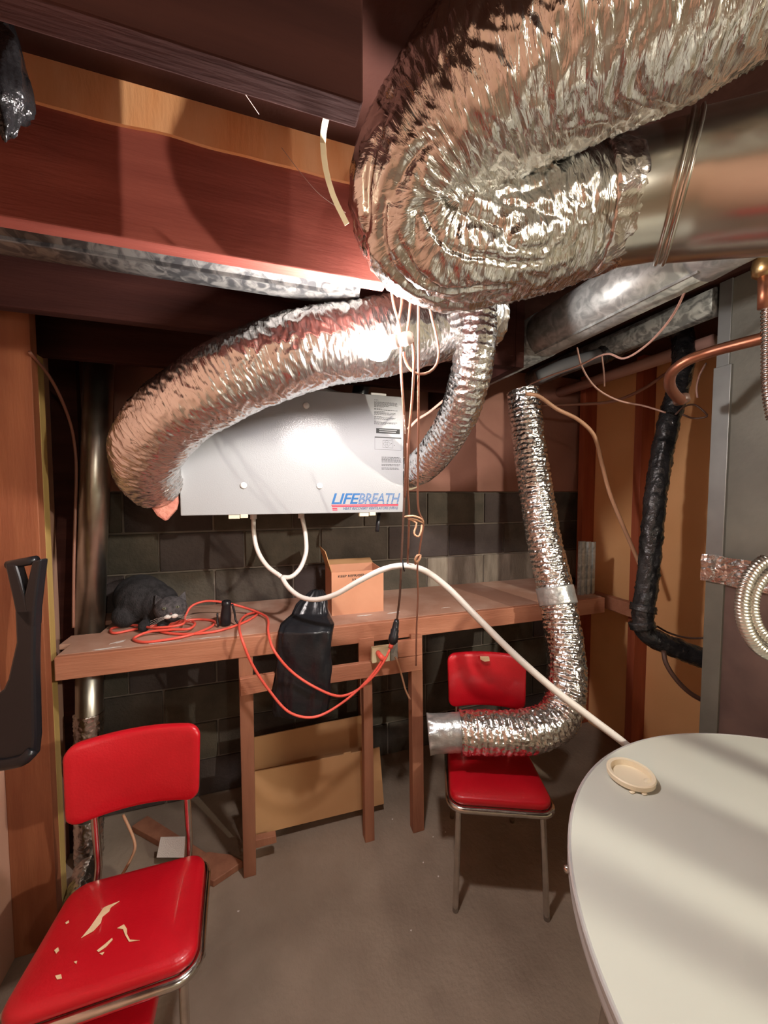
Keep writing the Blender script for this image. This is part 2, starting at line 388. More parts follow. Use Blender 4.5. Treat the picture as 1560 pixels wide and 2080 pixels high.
md = obj('metal_elbow', tube(M2, 0.115, 64, 0.01), 'sheet_metal', t, smooth=True)
def ringaround(c, ax, r, w):
    return lathe([(r, -w), (r + .004, -w * .5), (r + .004, w * .5), (r, w)], c, 64, ax)
ax = (Vector(M2[1]) - Vector(M2[0])).normalized()
obj('seam_ring', ringaround(M2[0], ax, .1145, .004), 'sheet_metal', md, smooth=True)
obj('seam_ring', ringaround(Vector(M2[0]) + ax * .013, ax, .1155, .004), 'sheet_metal', md, smooth=True)

# ================================================================ VENTILATOR (white cabinet)
YH = 1.6; HX0, HX1, HZ0, HZ1 = -0.288, 0.608, 1.5115, 2.02
t = thing('heat_recovery_ventilator', 'white metal ventilator cabinet with blue lettering hung above the bench', 'ventilator', (0.16, 1.85, HZ0))
HRV = t
obj('cabinet', box(HX0 + .012, HX1 - .012, YH + .02, YB - .03, HZ0 + .008, HZ1 - .008), 'white_enamel', t, bevel=0.004)
dr = obj('door', box(HX0, HX1, YH, YH + .022, HZ0, HZ1), 'white_enamel', t, bevel=0.003)
for x, y in ((495, 986), (649, 987), (525, 818), (622, 824)):
    p = YP(x, y, YH)
    obj('knob', lathe([(.013, 0), (.013, .004), (.010, .007), (.004, .008)], p, 20, (0, -1, 0)), 'white_plastic', dr, smooth=True)
for x in (485, 748):
    p = YP(x, 1049, YH)
    obj('latch', join(box(p.x - .038, p.x + .004, YH + .004, YH + .03, HZ0 - .016, HZ0), box(p.x + .006, p.x + .034, YH - .002, YH + .026, HZ0 - .013, HZ0 + .002)), 'cream', t, bevel=0.002)
p = YP(770, 803, YH); obj('hinge', box(p.x - .035, p.x + .035, YH + .005, YH + .03, HZ1 - .002, HZ1 + .010), 'white_plastic', t, bevel=0.002)
for x in (515, 612):
    p = YP(x, 1050, 1.78); obj('drain_spout', lathe([(.014, -.03), (.014, .012), (.02, .014), (.02, .02)], (p.x, 1.78, HZ0), 16), 'white_plastic', t, smooth=True)
obj('port_collar', lathe([(.078, 0), (.078, .06)], (HX0 + .012, 1.80, 1.70), 40, (-1, 0, 0)), 'galv', t, smooth=True)
PC = Vector((HX1 - .012, 1.80, 1.665))
obj('port_collar', lathe([(.080, 0), (.080, .05)], PC, 40, (1, 0, 0)), 'sheet_metal', t, smooth=True)
yt = YH - 0.0008
# logo
a = YP(673, 1025, YH); b_ = YP(817, 1002, YH)
LW = YP(813, 1010, YH).x - a.x; LH = (YP(740, 1002, YH).z - YP(740, 1023.5, YH).z)
ZL = YP(740, 1023.5, YH).z
w1 = LW * 0.405
tm = fit(text_mesh('LIFE', 1, 0.28, 0.018, .92), w1, LH); obj('lettering', wall_text(tm, a.x, yt, ZL), 'blue_ink', dr)
tm = fit(text_mesh('BREATH', 1, 0.28, 0.014, .92), LW * .625, LH)
bands = [(LH * (k / 7.5), LH * ((k + .68) / 7.5)) for k in range(8)]
obj('lettering', wall_text(cut_bands(tm, bands), a.x + LW * .375, yt, ZL), 'blue_ink', dr)
xa, xb = a.x, YP(809, 1027, YH).x
def bar(x0, x1, z0, z1, sh=0.0): return [Vector((x0, yt, z0)), Vector((x1, yt, z0)), Vector((x1 + sh, yt, z1)), Vector((x0 + sh, yt, z1))], [(0, 1, 2, 3)]
zz = lambda y: YP(740, y, YH).z
bars = [bar(xa, xb, zz(1026.5), zz(1024.6)), bar(xa + .002, xb, zz(1029), zz(1027.3)), bar(xa + .004, xa + .025, zz(1033), zz(1031)), bar(xa + .005, xa + .026, zz(1036), zz(1034.3))]
obj('red_stripes', join(*bars), 'red_ink', dr)
tm = fit(text_mesh('HEAT RECOVERY VENTILATORS (HRVs)', 1, .28, .012), YP(808, 1033, YH).x - YP(697, 1033, YH).x, zz(1029.8) - zz(1037.2))
obj('lettering', wall_text(tm, YP(697, 1033, YH).x, yt, zz(1037)), 'navy_ink', dr)
# printed label, right column
x0 = YP(760, 820, YH).x; x1 = YP(808, 820, YH).x; z0 = HZ1
def printed(lines, xa, xb, ztop, dz, seed):
    rr = random.Random(seed); out = []
    z = ztop
    for f in lines:
        if f > 0:
            x = xa
            while x < xa + (xb - xa) * f:
                w_ = rr.uniform(.004, .011); e = min(x + w_, xa + (xb - xa) * f)
                out.append(bar(x, e, z - dz * .48, z)); x = e + .0018
        z -= dz
    return join(*out)
q = lambda y: YP(790, y, YH).z
obj('printed_label', printed([.18, 0, .98, .98, .95, .98, .6, .4, 0, .3, .99, 0, .45, .92, .9, .7, 0, .3, .9, .85, .6, 0, .3, .98, .9, .5], x0, x1, q(814), (q(814) - q(864)) / 26, 1), 'grey_ink', dr)
bxs = [bar(YP(764, 875, YH).x, YP(812, 875, YH).x, q(881), q(871))]
obj('printed_label', join(*bxs), 'dark_ink', dr)
yt -= .0004
bxs = [bar(YP(770, 875, YH).x, YP(806, 875, YH).x, q(874.6), q(873.2)), bar(YP(770, 875, YH).x, YP(804, 875, YH).x, q(878.4), q(877))]
obj('printed_label', join(*bxs), 'paper', dr)
yt += .0004
fx0, fx1, fz0, fz1 = YP(761, 900, YH).x, YP(815, 900, YH).x, q(914), q(888); lw = .0009
cx, cz, rr = (fx0 * .55 + fx1 * .45), (fz0 + fz1) / 2, .017
def line(ax_, az, bx, bz, w=.0008):
    d = Vector((bx - ax_, 0, bz - az)); n = Vector((-d.z, 0, d.x)).normalized() * w / 2; A = Vector((ax_, yt, az)); B = Vector((bx, yt, bz))
    return [A - n, B - n, B + n, A + n], [(0, 1, 2, 3)]
dg = [bar(fx0, fx1, fz1 - .005, fz1), bar(fx0, fx1, fz0, fz0 + lw), bar(fx0, fx0 + lw, fz0, fz1), bar(fx1 - lw, fx1, fz0, fz1)]
for s1, s2 in (((-1, 0), (0, 1)), ((0, 1), (1, 0)), ((1, 0), (0, -1)), ((0, -1), (-1, 0))):
    dg.append(line(cx + s1[0] * rr, cz - .002 + s1[1] * rr, cx + s2[0] * rr, cz - .002 + s2[1] * rr))
dg += [line(cx - .018, cz + .013, cx + .028, cz + .013), line(cx + .028, cz + .013, cx + .028, cz - .019), line(cx - .018, cz - .019, cx + .028, cz - .019), line(cx - .018, cz - .019, cx - .018, cz + .013)]
for ddx, ddz in ((.024, .017), (.022, .0), (.035, -.008), (-.004, .003), (.004, .003), (-.004, -.006), (.004, -.006)): dg.append(bar(cx + ddx - .0015, cx + ddx + .0015, cz + ddz - .0015, cz + ddz + .0015))
obj('printed_diagram', join(*dg), 'grey_ink', dr)
obj('printed_label', printed([.0, .9, .99, .99, .99, .99, 0, .95, .9, 0, .85, .9], YP(775, 930, YH).x, YP(815, 930, YH).x, q(926), (q(926) - q(955)) / 12, 4), 'grey_ink', dr)
# black elbow and crumpled plastic on top of the cabinet
tag(obj('vent_elbow', tube([D(730, 808, 1.80), D(735, 785, 1.80), D(748, 762, 1.80), D(768, 735, 1.80)], .038, 28, .012), 'black_plastic', smooth=True), 'short black plastic pipe rising from the ventilator top', 'pipe')
def crumple(c, sx, sy, sz, seed, seg=36, rings=18):
    V, Fc = ball((0, 0, 0), 1, (1, 1, 1), seg, rings); out = []
    for v in V:
        k = 1 + .35 * nz(v.x * 2 + seed, v.y * 2, v.z * 2) + .2 * abs(nz(v.x * 5, v.y * 5 + seed, v.z * 5))
        out.append(Vector((c[0] + v.x * k * sx, c[1] + v.y * k * sy, c[2] + v.z * k * sz)))
    return out, Fc
c = Vector((.30, 1.85, HZ1 + .02)); tag(obj('plastic_sheet', crumple(c, .09, .1, .045, 3), 'white_plastic', smooth=True), 'crumpled clear-white plastic sheet lying on the ventilator', 'plastic')

# ================================================================ FOIL DUCT TO THE VENTILATOR'S LEFT SIDE
t = thing('insulated_duct', 'wrinkled foil insulated duct arching left over the white ventilator', 'duct', D(300, 900, 1.3))
AP = [D(985, 643, 1.36), D(930, 655, 1.31), D(850, 670, 1.21), D(780, 685, 1.15), D(650, 706, 1.12), D(540, 738, 1.12), D(430, 790, 1.14), D(348, 846, 1.19), D(303, 908, 1.27), D(298, 955, 1.36), D(318, 985, 1.44)]
obj('jacket', tube(AP, lambda q: .112 - .012 * max(0, (q - .85) / .15), 120, .0034, d_insul(.0040, 62, 3, .007)), 'foil', t, smooth=True, coords=True)
pk = [(300, 1000), (322, 985), (345, 958), (357, 966), (362, 1020), (358, 1035), (336, 1060), (318, 1048), (306, 1030)]
obj('insulation', slab(pk, 1.60, .03), 'pink_wool', t, bevel=.008)
obj('inner_hose', tube([D(318, 985, 1.44), D(335, 965, 1.52), D(352, 930, 1.60), D(362, 905, 1.66)], .07, 40, .006, d_flex(.02, .004, 2)), 'foil_flex', t, smooth=True)

# flex duct to the right port
t = thing('flexible_duct', 'bare foil flexible duct curving down to the right side of the ventilator', 'duct', D(960, 700, 1.14))
BP = [D(968, 575, 1.16), D(967, 640, 1.17), D(962, 725, 1.19), D(943, 810, 1.27), D(905, 890, 1.44), D(865, 940, 1.62), PC + Vector((.11, -.01, .03))]
obj('hose', tube(BP, lambda q: .063 + .015 * q, 72, .0035, d_flex(.024, .0045, 1, .0025)), 'foil_flex', t, smooth=True)
pe = PC + Vector((.10, -.008, .025)); axv = (Vector(BP[-1]) - Vector(BP[-2])).normalized()
obj('clamp_band', lathe([(.079, -.012), (.083, -.01), (.083, .01), (.079, .012)], pe - axv * .02, 48, axv), 'cream', t, smooth=True)
obj('sleeve', tube([PC + Vector((.02, 0, 0)), PC + Vector((.06, 0, .008)), pe], .0795, 48, .01), 'sheet_metal', t, smooth=True)

# flex duct standing at the right, elbow lying on the chair
t = thing('flexible_duct', 'long foil flexible duct hanging at right with its open end lying on a red chair', 'duct', D(1150, 1420, 1.66))
CP = [D(1062, 795, 1.93), D(1072, 880, 1.92), D(1086, 980, 1.90), D(1104, 1090, 1.87), D(1128, 1200, 1.82), D(1146, 1300, 1.76), D(1150, 1390, 1.68), D(1135, 1455, 1.62), D(1080, 1484, 1.58), D(1010, 1488, 1.575), D(935, 1487, 1.59)]
obj('hose', tube(CP, lambda q: .079 + .008 * q, 72, .0045, d_flex(.024, .005, 5, .0045), cap=False), 'foil_flex', t, smooth=True)
a0, a1 = D(942, 1486, 1.59), D(870, 1490, 1.60)
obj('end_collar', tube([a0, (a0 + a1) / 2, a1], .074, 56, .008, lambda s, a, L: .002 * nz(s * 60, math.cos(a) * 4, math.sin(a) * 4) + (.006 * math.sin(a * 9) * max(0, (s / L - .75) * 4)), shell=.003), 'tape', t, smooth=True)
p0, p1 = D(1126, 1192, 1.823), D(1134, 1228, 1.80)
obj('duct_tape', tube([p0, p1], .085, 48, .006, lambda s, a, L: .0015 * nz(s * 60, math.cos(a) * 3, math.sin(a) * 3)), 'tape', t, smooth=True)

# ================================================================ ROUND METAL DUCTS
def pipe(p, q, r, seg=48, cap=True): return tube([p, q], r, seg, 99, raw=True, cap=cap)
t = thing('round_duct', 'mottled galvanized round duct behind the lit ceiling joist', 'duct', (-.36, 1.10, 2.13))
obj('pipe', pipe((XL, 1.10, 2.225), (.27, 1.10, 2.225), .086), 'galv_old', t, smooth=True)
obj('seam', box(XL, .27, 1.058, 1.064, 2.142, 2.156), 'galv_old', t)
t = thing('round_duct', 'bright galvanized round duct running from upper right towards the back wall', 'duct', (1.1, 1.3, 2.145))
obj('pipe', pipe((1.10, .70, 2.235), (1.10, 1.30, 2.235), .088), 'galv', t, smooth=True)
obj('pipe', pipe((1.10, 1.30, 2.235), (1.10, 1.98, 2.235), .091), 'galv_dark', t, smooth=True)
obj('seam', box(1.055, 1.061, .70, 1.3, 2.152, 2.164), 'galv', t)
obj('elbow', tube([(1.10, .72, 2.235), (1.10, .64, 2.24), (1.14, .56, 2.255), (1.22, .52, 2.26)], .0895, 40, .012), 'galv', t, smooth=True)
tag(obj('round_duct', pipe((1.62, 1.0, 2.305), (1.62, 2.02, 2.305), .052), 'galv_dark', smooth=True), 'dull grey round duct below the bright one, joining the furnace', 'duct')
tag(obj('drain_pipe', pipe((1.9, 1.18, 2.262), (1.9, 2.09, 2.262), .03, 28), 'wire_pink', smooth=True), 'straight pinkish grey pipe running along the orange wall top', 'pipe')
t = thing('round_duct', 'galvanized stovepipe rising through the bench by the left wall', 'duct', (-.70, 1.93, 0))
obj('pipe', pipe((-.735, 1.90, .0), (-.70, 1.90, 1.02), .049), 'galv_pipe', t, smooth=True)
obj('pipe', pipe((-.70, 1.90, 1.0), (-.615, 1.90, 2.36), .052), 'galv_pipe', t, smooth=True)
obj('foil_tape', tube([(-.722, 1.90, .50), (-.714, 1.90, .66)], .053, 48, .006, d_insul(.004, 40, 2, .002)), 'foil_tape', t, smooth=True)
obj('foil_tape', tube([(-.736, 1.90, .02), (-.730, 1.90, .20)], .053, 48, .006, d_insul(.003, 40, 6, .002)), 'foil_tape', t, smooth=True)
tag(obj('floor_duct', tube([(-.70, 1.80, .053), (-.68, 1.66, .053), (-.655, 1.48, .053)], .048, 40, .006, d_insul(.004, 40, 8, .004)), 'foil_tape', smooth=True), 'short crumpled foil duct lying on the floor by the left wall', 'duct')

# ================================================================ FURNACE PLENUM
t = thing('furnace', 'grey sheet metal furnace plenum standing behind the round table', 'furnace', (1.85, .86, 0))
FX, FY0, FY1 = 1.62, .70, 0.985
obj('casing', box(FX, 2.14, FY0, FY1, 1.355, ZC - .002), 'furnace', t, bevel=.003)
obj('lower_casing', box(FX + .002, 2.14, FY0, FY1 + .0, 0, 1.35), 'furnace_red', t, bevel=.003)
obj('corner_flange', box(FX - .012, FX + .02, FY1 - .045, FY1 + .012, 1.36, 2.06), 'flange', t, bevel=.002)
obj('corner_flange', box(FX - .006, FX + .02, FY1 - .034, FY1 + .008, 2.05, ZC - .002), 'flange', t, bevel=.002)
obj('corner_flange', box(FX - .008, FX + .02, FY1 - .05, FY1 + .01, 0, 1.27), 'furnace', t, bevel=.002)
V = []
for i in range(19):
    for k in range(9):
        yy = FY1 + .02 - (FY1 + .02 - FY0) * i / 18; z_ = 1.265 + .10 * k / 8
        V.append(Vector((FX - .016 + .007 * nz(yy * 30, z_ * 40, 2), yy, z_ + .008 * nz(yy * 12, 4, k))))
tapef = [(i * 9 + k, (i + 1) * 9 + k, (i + 1) * 9 + k + 1, i * 9 + k + 1) for i in range(18) for k in range(8)]
tp = obj('foil_tape', (V, tapef), 'foil_tape', t)
sm = tp.modifiers.new('s', 'SOLIDIFY'); sm.thickness = .006; sm.offset = 1
obj('screw', lathe([(.006, 0), (.006, .006), (.003, .008)], (FX - .012, FY1 - .01, 2.13), 10, (-1, 0, 0)), 'cord_dark', t)

# ================================================================ BENCH
t = thing('workbench', 'rough wooden bench with plywood top along the block wall', 'bench', (.55, 1.85, 0))
BE = t; ZB = 1.02; YF = 1.625
obj('top', prism([Vector((x, y, ZB - .02)) for x, y in ((-.70, YF), (1.80, YF), (1.80, YB - .004), (-.828, YB - .004), (-.828, 2.0), (-.64, 2.0), (-.64, 1.835), (-.74, 1.835), (-.74, 1.735), (-.70, 1.735))], (0, 0, .02)), 'benchtop', t, bevel=.002)
obj('fascia', box(-.70, 1.80, YF - .022, YF + .016, ZB - .085, ZB - .001), 'benchwood', t, bevel=.003)
obj('end_board', box(1.76, 1.80, YF + .02, YB - .01, ZB - .085, ZB - .021), 'legwood', t, bevel=.003)
def leg(px, Y, th, name='leg', m='legwood'): return obj(name, slab(px, Y, th), m, t, bevel=.002)
def legv(xt0, xt1, yt_, xb0, xb1, Y, m='legwood'):
    A = YP(xt0, yt_, Y); B = YP(xt1, yt_, Y); Cc = YP(xb1, 1700, Y); Dd = YP(xb0, 1700, Y)
    k0 = (A.z) / (A.z - Dd.z); pts = [A, B, B + (Cc - B) * (B.z / (B.z - Cc.z)), A + (Dd - A) * k0]
    return obj('leg', prism(pts, (0, .045, 0)), m, t, bevel=.002)
YL = YF - .02
legv(484, 513, 1322, 493, 519, YL + .002); legv(737, 755, 1295, 742, 761, YL + .002); legv(835, 858, 1290, 840, 862, YL - .02)
obj('hanger', slab([(729, 1298), (760, 1294), (760, 1352), (729, 1356)], YL - .004, .02), 'benchwood', t, bevel=.002)
obj('rail', slab([(487, 1380), (559, 1368), (552, 1402), (489, 1415)], YL - .022, .022), 'benchwood', t, bevel=.002)
obj('rail', slab([(667, 1357), (858, 1331), (858, 1361), (665, 1389)], YL - .026, .022), 'benchwood', t, bevel=.002)
obj('rail', slab([(794, 1306), (857, 1297), (858, 1330), (794, 1338)], YL - .026, .022), 'benchwood', t, bevel=.002)
obj('stretcher', slab([(500, 1712), (560, 1698), (562, 1712), (505, 1728)], YL + .05, .03), 'legwood', t, bevel=.002)
obj('rear_post', box(.52, .56, 2.06, 2.10, 0, ZB - .021), 'legwood', t, bevel=.002)
# paint and plaster smears on the top
def smear(c, l, w_, rot, seed, z=ZB + .0012):
    rr = random.Random(seed); pts = []
    for i in range(14):
        a = 2 * math.pi * i / 14; k = rr.uniform(.45, 1.1); x = math.cos(a) * l * k; y = math.sin(a) * w_ * k
        pts.append(Vector((c[0] + x * math.cos(rot) - y * math.sin(rot), c[1] + x * math.sin(rot) + y * math.cos(rot), z)))
    return prism(pts, (0, 0, .0006))
for i, (x, y, l, w_, ro) in enumerate(((215, 1318, .05, .008, .1), (240, 1305, .03, .012, .5), (330, 1306, .06, .004, .0), (420, 1297, .07, .004, 0), (745, 1250, .05, .010, 0), (800, 1245, .04, .008, .1), (770, 1236, .02, .004, .3), (905, 1235, .03, .004, 0))):
    pp = ZP(x, y, ZB); pp.y = max(pp.y, YF + .012)
    obj('plaster_smear', smear(pp, l, w_, ro, i), 'fur_white', t)
# outlet on the rail
t = thing('power_outlet', 'ivory electrical outlet box on the bench rail', 'outlet', YP(775, 1348, YL - .05))
obj('plate', slab([(756, 1317), (793, 1312), (793, 1343), (756, 1348)], YL - .052, .025), 'ivory', t, bevel=.003)
obj('side_box', slab([(794, 1310), (808, 1306), (808, 1340), (794, 1343)], YL - .048, .02), 'galv', t, bevel=.002)
# ================================================================ THINGS ON AND BELOW THE BENCH
# cat
cp = ZP(345, 1278, ZB); HC = Vector((cp.x + .002, cp.y + .02, ZB + .078))
t = thing('cat', 'dark grey cat with white muzzle crouching on the bench behind orange cord', 'cat', (HC.x - .1, HC.y + .1, ZB))
bm_parts = []
B0 = Vector((HC.x - .13, HC.y + .12, ZB))
for c_, r_, sc in (((B0.x, B0.y, ZB + .10), .10, (1.1, 1.0, 1.0)), ((B0.x - .03, B0.y + .05, ZB + .105), .10, (1.05, 1.0, 1.0)), ((B0.x + .06, B0.y - .03, ZB + .085), .085, (1, 1, 1)),
                   ((HC.x - .03, HC.y + .045, ZB + .075), .06, (1, 1, 1)), ((HC.x, HC.y, HC.z), .055, (1.15, .95, 1.0)), ((HC.x + .012, HC.y - .04, HC.z - .022), .024, (1.25, 1, .8)),
                   ((HC.x - .03, HC.y - .005, ZB + .02), .022, (1, 2.2, 1)), ((HC.x - .10, HC.y + .0, ZB + .02), .024, (1, 2.0, 1)), ((B0.x - .06, B0.y - .05, ZB + .05), .05, (1, 1.2, 1))):
    bm_parts.append(ball(c_, r_, sc, 24, 14))
body = obj('body', join(*bm_parts), ['fur'], t, smooth=True)
rm = body.modifiers.new('r', 'REMESH'); rm.mode = 'VOXEL'; rm.voxel_size = .006; rm.use_smooth_shade = True
sm = body.modifiers.new('s', 'SMOOTH'); sm.factor = .6; sm.iterations = 6
vdir = (CAM - HC).normalized(); side = Vector((0, 0, 1)).cross(vdir).normalized(); upf = vdir.cross(side)
def hp(a, b, c): return HC + side * a * 1.28 + upf * (b * 1.25) + vdir * (c * 1.15)
# face mask, slightly greyer
V, Fc = ball((0, 0, 0), 1, (1, 1, 1), 24, 14)
obj('face', ([hp(v.x * .050, v.y * .043 + .003, .006 + v.z * .047) for v in V], Fc), 'fur_face', t, smooth=True)
for sgn in (-1, 1):
    e = [hp(sgn * .020, .036, .016), hp(sgn * .047, .022, .008), hp(sgn * .044, .058, -.002)]
    V = e + [p - vdir * .010 for p in e]; ear = obj('ear', (V, [(0, 1, 2), (3, 5, 4), (0, 3, 4, 1), (1, 4, 5, 2), (2, 5, 3, 0)]), 'fur_face', t, bevel=.002)
    ey = obj('eye', ball(hp(sgn * .019, .006, .0485), .0078, (1, 1, .8), 16, 10), 'eye', t, smooth=True)
    obj('pupil', ball(hp(sgn * .019, .006, .0545), .0032, (.7, .7, 1.1), 12, 8), 'pupil', ey, smooth=True)
    V, Fc = ball((0, 0, 0), 1, (1, 1, 1), 16, 10)
    obj('muzzle', ([hp(sgn * .0095 + v.x * .0105, -.022 + v.y * .0075, .0475 + v.z * .0085) for v in V], Fc), 'fur_white', t, smooth=True)
    for k in range(4):
        obj('whisker', tube([hp(sgn * .016, -.02 - k * .002, .056), hp(sgn * .036, -.022 - k * .004, .058), hp(sgn * .058, -.028 - k * .007, .05)], .0004, 4, .01), 'fur_white', t)
obj('nose', ball(hp(0, -.013, .060), .0045, (1.2, 1, .7), 12, 8), 'nose', t, smooth=True)
# extension cord
zc = ZB + .007
yh = YL - .10
EC = [YP(772, 1330, yh), YP(776, 1338, yh), YP(752, 1375, yh), YP(700, 1424, yh - .01), YP(640, 1456, yh - .02), YP(590, 1448, yh - .02), YP(545, 1400, yh), YP(510, 1345, yh), YP(492, 1300, yh), YP(486, 1276, YF - .03), ZP(490, 1258, zc + .02), ZP(505, 1247, zc + .01), ZP(525, 1244, zc),
      ZP(500, 1262, zc), ZP(440, 1282, zc), ZP(370, 1288, zc), ZP(325, 1281, zc), ZP(350, 1268, zc), ZP(385, 1262, zc + .01), ZP(396, 1268, zc + .014), ZP(385, 1277, zc + .01), ZP(345, 1279, zc + .012), ZP(300, 1284, zc + .01), ZP(272, 1296, zc), ZP(290, 1304, zc), ZP(340, 1299, zc),
      ZP(385, 1290, zc), ZP(430, 1272, zc), ZP(435, 1262, zc), ZP(400, 1258, zc), ZP(330, 1268, zc + .012), ZP(270, 1279, zc), ZP(232, 1286, zc), ZP(228, 1276, zc), ZP(260, 1270, zc), ZP(320, 1275, zc + .02), ZP(370, 1268, zc + .022), ZP(377, 1250, zc + .03), ZP(388, 1232, zc + .06), ZP(412, 1222, zc + .07), ZP(445, 1222, zc + .065), ZP(490, 1232, zc + .035), ZP(520, 1242, zc + .012), ZP(540, 1252, zc + .008), ZP(545, 1262, zc + .012),
      YP(545, 1285, YF - .03), YP(556, 1320, yh), YP(590, 1362, yh), YP(640, 1396, yh - .01), YP(690, 1414, yh - .01), YP(725, 1402, yh), YP(760, 1372, yh - .01), YP(782, 1340, yh - .01), YP(792, 1318, yh - .005)]
t = thing('extension_cord', 'orange extension cord coiled on the bench and looping down to the outlet', 'cord', ZP(400, 1280, ZB))
obj('cable', tube(EC, .0052, 8, .012), 'cord_orange', t, smooth=True)
obj('plug', tube([YP(768, 1326, YL - .055), YP(774, 1334, yh), YP(780, 1340, yh)], .011, 12, .008), 'cord_orange', t, smooth=True)
obj('plug', tube([YP(793, 1316, yh - .006), YP(797, 1304, yh - .006)], .010, 12, .008), 'cord_orange', t, smooth=True)
# tan pigtail
tag(obj('pigtail_wire', tube([YP(803, 1334, YL - .05), YP(808, 1345, YL - .06), YP(818, 1380, YL - .06), YP(824, 1402, YL - .055), YP(833, 1421, YL - .05)], .0042, 8, .01), 'cord_tan', smooth=True), 'short tan wire dangling from the outlet box', 'wire')
# black heavy cord with plug
t = thing('plug_cable', 'black power cable with fat black plug hanging in front of the bench', 'cord', YP(800, 1312, yh))
obj('cable', tube([D(826, 900, 1.25), D(822, 1000, 1.33), D(818, 1080, 1.40), D(815, 1150, 1.45), D(812, 1210, 1.50), D(806, 1262, 1.53)], .0045, 8, .02), 'cord_dark', t, smooth=True)
pa, pb = D(806, 1258, 1.53), D(797, 1308, 1.53)
ax = (pb - pa).normalized(); Lp = (pb - pa).length
obj('plug', lathe([(.008, 0), (.012, .012), (.014, .04), (.0165, .042), (.0165, .062), (.019, .064), (.020, Lp - .012), (.012, Lp)], pa, 24, ax), 'black_plastic', t, smooth=True)
# cardboard box
a = ZP(674, 1251, ZB); b_ = ZP(779, 1241, ZB); dv = (b_ - a); dv.z = 0; wv = dv.normalized(); nv = Vector((-wv.y, wv.x, 0)); W = dv.length; HB = 0.205
t = thing('cardboard_box', 'open brown cardboard box with printed lettering on the bench', 'box', (a + b_) / 2 + nv * .1)
def orient(vf): return [a + wv * v[0] + nv * v[1] + Vector((0, 0, v[2])) for v in vf[0]], vf[1]
DB = .20; th = .004
for nm, bb in (('front', (0, W, 0, th, .0, HB)), ('back', (0, W, DB - th, DB, 0, HB)), ('side', (0, th, th, DB - th, 0, HB)), ('side', (W - th, W, th, DB - th, 0, HB)), ('bottom', (th, W - th, th, DB - th, 0, th))):
    obj(nm, orient(box(*bb)), 'cardboard_box', t)
fl = prism([Vector((0, 0, HB)), Vector((0, DB, HB)), Vector((-.03, DB, HB + .10)), Vector((-.03, .0, HB + .10))], (th, 0, 0)); obj('flap', orient(fl), 'cardboard', t)
fl = prism([Vector((.0, DB, HB)), Vector((W, DB, HB)), Vector((W, DB + .05, HB + .018)), Vector((0, DB + .05, HB + .018))], (0, th, 0)); obj('flap', orient(fl), 'cardboard', t)
tm = fit(text_mesh('KEEP REFRIGERATED', 1, 0, .022), W * .70, .0115)
obj('lettering', ([a + wv * (W * .12 + v.x) - nv * .0008 + Vector((0, 0, HB - .026 + v.y)) for v in tm[0]], tm[1]), 'dark_ink', t)
tm = fit(text_mesh('33-38', 1, 0, .022), W * .20, .0105)
obj('lettering', ([a + wv * (W * .38 + v.x) - nv * .0008 + Vector((0, 0, HB - .045 + v.y)) for v in tm[0]], tm[1]), 'dark_ink', t)
# black bag over the edge
def loft(sl, seg=40, seed=0, amp=.006, fs=20):
    V, Fc = [], []; n = 0; rows = []
    for i in range(len(sl) - 1):
        for k in range(6):
            f = k / 6; f = f * f * (3 - 2 * f) if False else f
            A, Bq = sl[i], sl[i + 1]; rows.append((A[0].lerp(Bq[0], f), A[1] + (Bq[1] - A[1]) * f, A[2] + (Bq[2] - A[2]) * f))
    rows.append(sl[-1])
    for c_, hw, ht in rows:
        for k in range(seg):
            a_ = 2 * math.pi * k / seg; ca, sa = math.cos(a_), math.sin(a_)
            sx = math.copysign(abs(ca) ** .7, ca); sy = math.copysign(abs(sa) ** .7, sa)
            e = amp * (nz(ca * 3 + seed, sa * 3, c_.z * fs) * 1.4 + abs(nz(ca * 6, sa * 6 + seed, c_.z * fs * .5)))
            V.append(c_ + rt * sx * (hw + e) + Vector((rt.y, -rt.x, 0)) * -sy * (ht + e))
    m = len(rows)
    for i in range(m - 1):
        for k in range(seg):
            a_ = i * seg + k; b2 = i * seg + (k + 1) % seg; Fc.append((a_, a_ + seg, b2 + seg, b2))
    Fc.append(tuple(range(seg))); Fc.append(tuple(range((m - 1) * seg, m * seg))[::-1]); return V, Fc
yb = YF - .064
bag = [(YP(644, 1198, 1.70), .018, .010), (YP(642, 1208, 1.69), .036, .018), (YP(634, 1226, 1.67), .062, .022), (YP(630, 1246, 1.645), .076, .022), (YP(623, 1268, yb + .02), .108, .024), (YP(620, 1280, yb), .108, .030), (YP(619, 1300, yb), .108, .030), (YP(617, 1350, yb), .110, .030), (YP(613, 1400, yb), .112, .030), (YP(611, 1440, yb), .110, .028), (YP(610, 1452, yb), .10, .024)]
tag(obj('plastic_bag', loft(bag, 64, 2, .009, 11), 'black_bag', smooth=True), 'black plastic bag draped over the bench edge', 'bag')
# small black clamp on the bench
p = ZP(458, 1270, ZB)
t = thing('spring_clamp', 'small glossy black clamp standing on the bench among orange cord', 'clamp', p)
obj('barrel', lathe([(.020, 0), (.023, .01), (.022, .05), (.018, .085), (.020, .09), (.020, .105), (.012, .11)], p, 24, (.06, 0, 1)), 'black_plastic', t, smooth=True)
obj('jaw', tube([p + Vector((.03, -.012, .095)), p + Vector((.038, -.014, .06)), p + Vector((.045, -.02, .02)), p + Vector((.06, -.028, .004))], .0045, 8, .01), 'black_plastic', t, smooth=True)
obj('jaw', tube([p + Vector((-.03, -.012, .06)), p + Vector((-.03, -.016, .03)), p + Vector((-.026, -.024, .004))], .004, 8, .01), 'black_plastic', t, smooth=True)
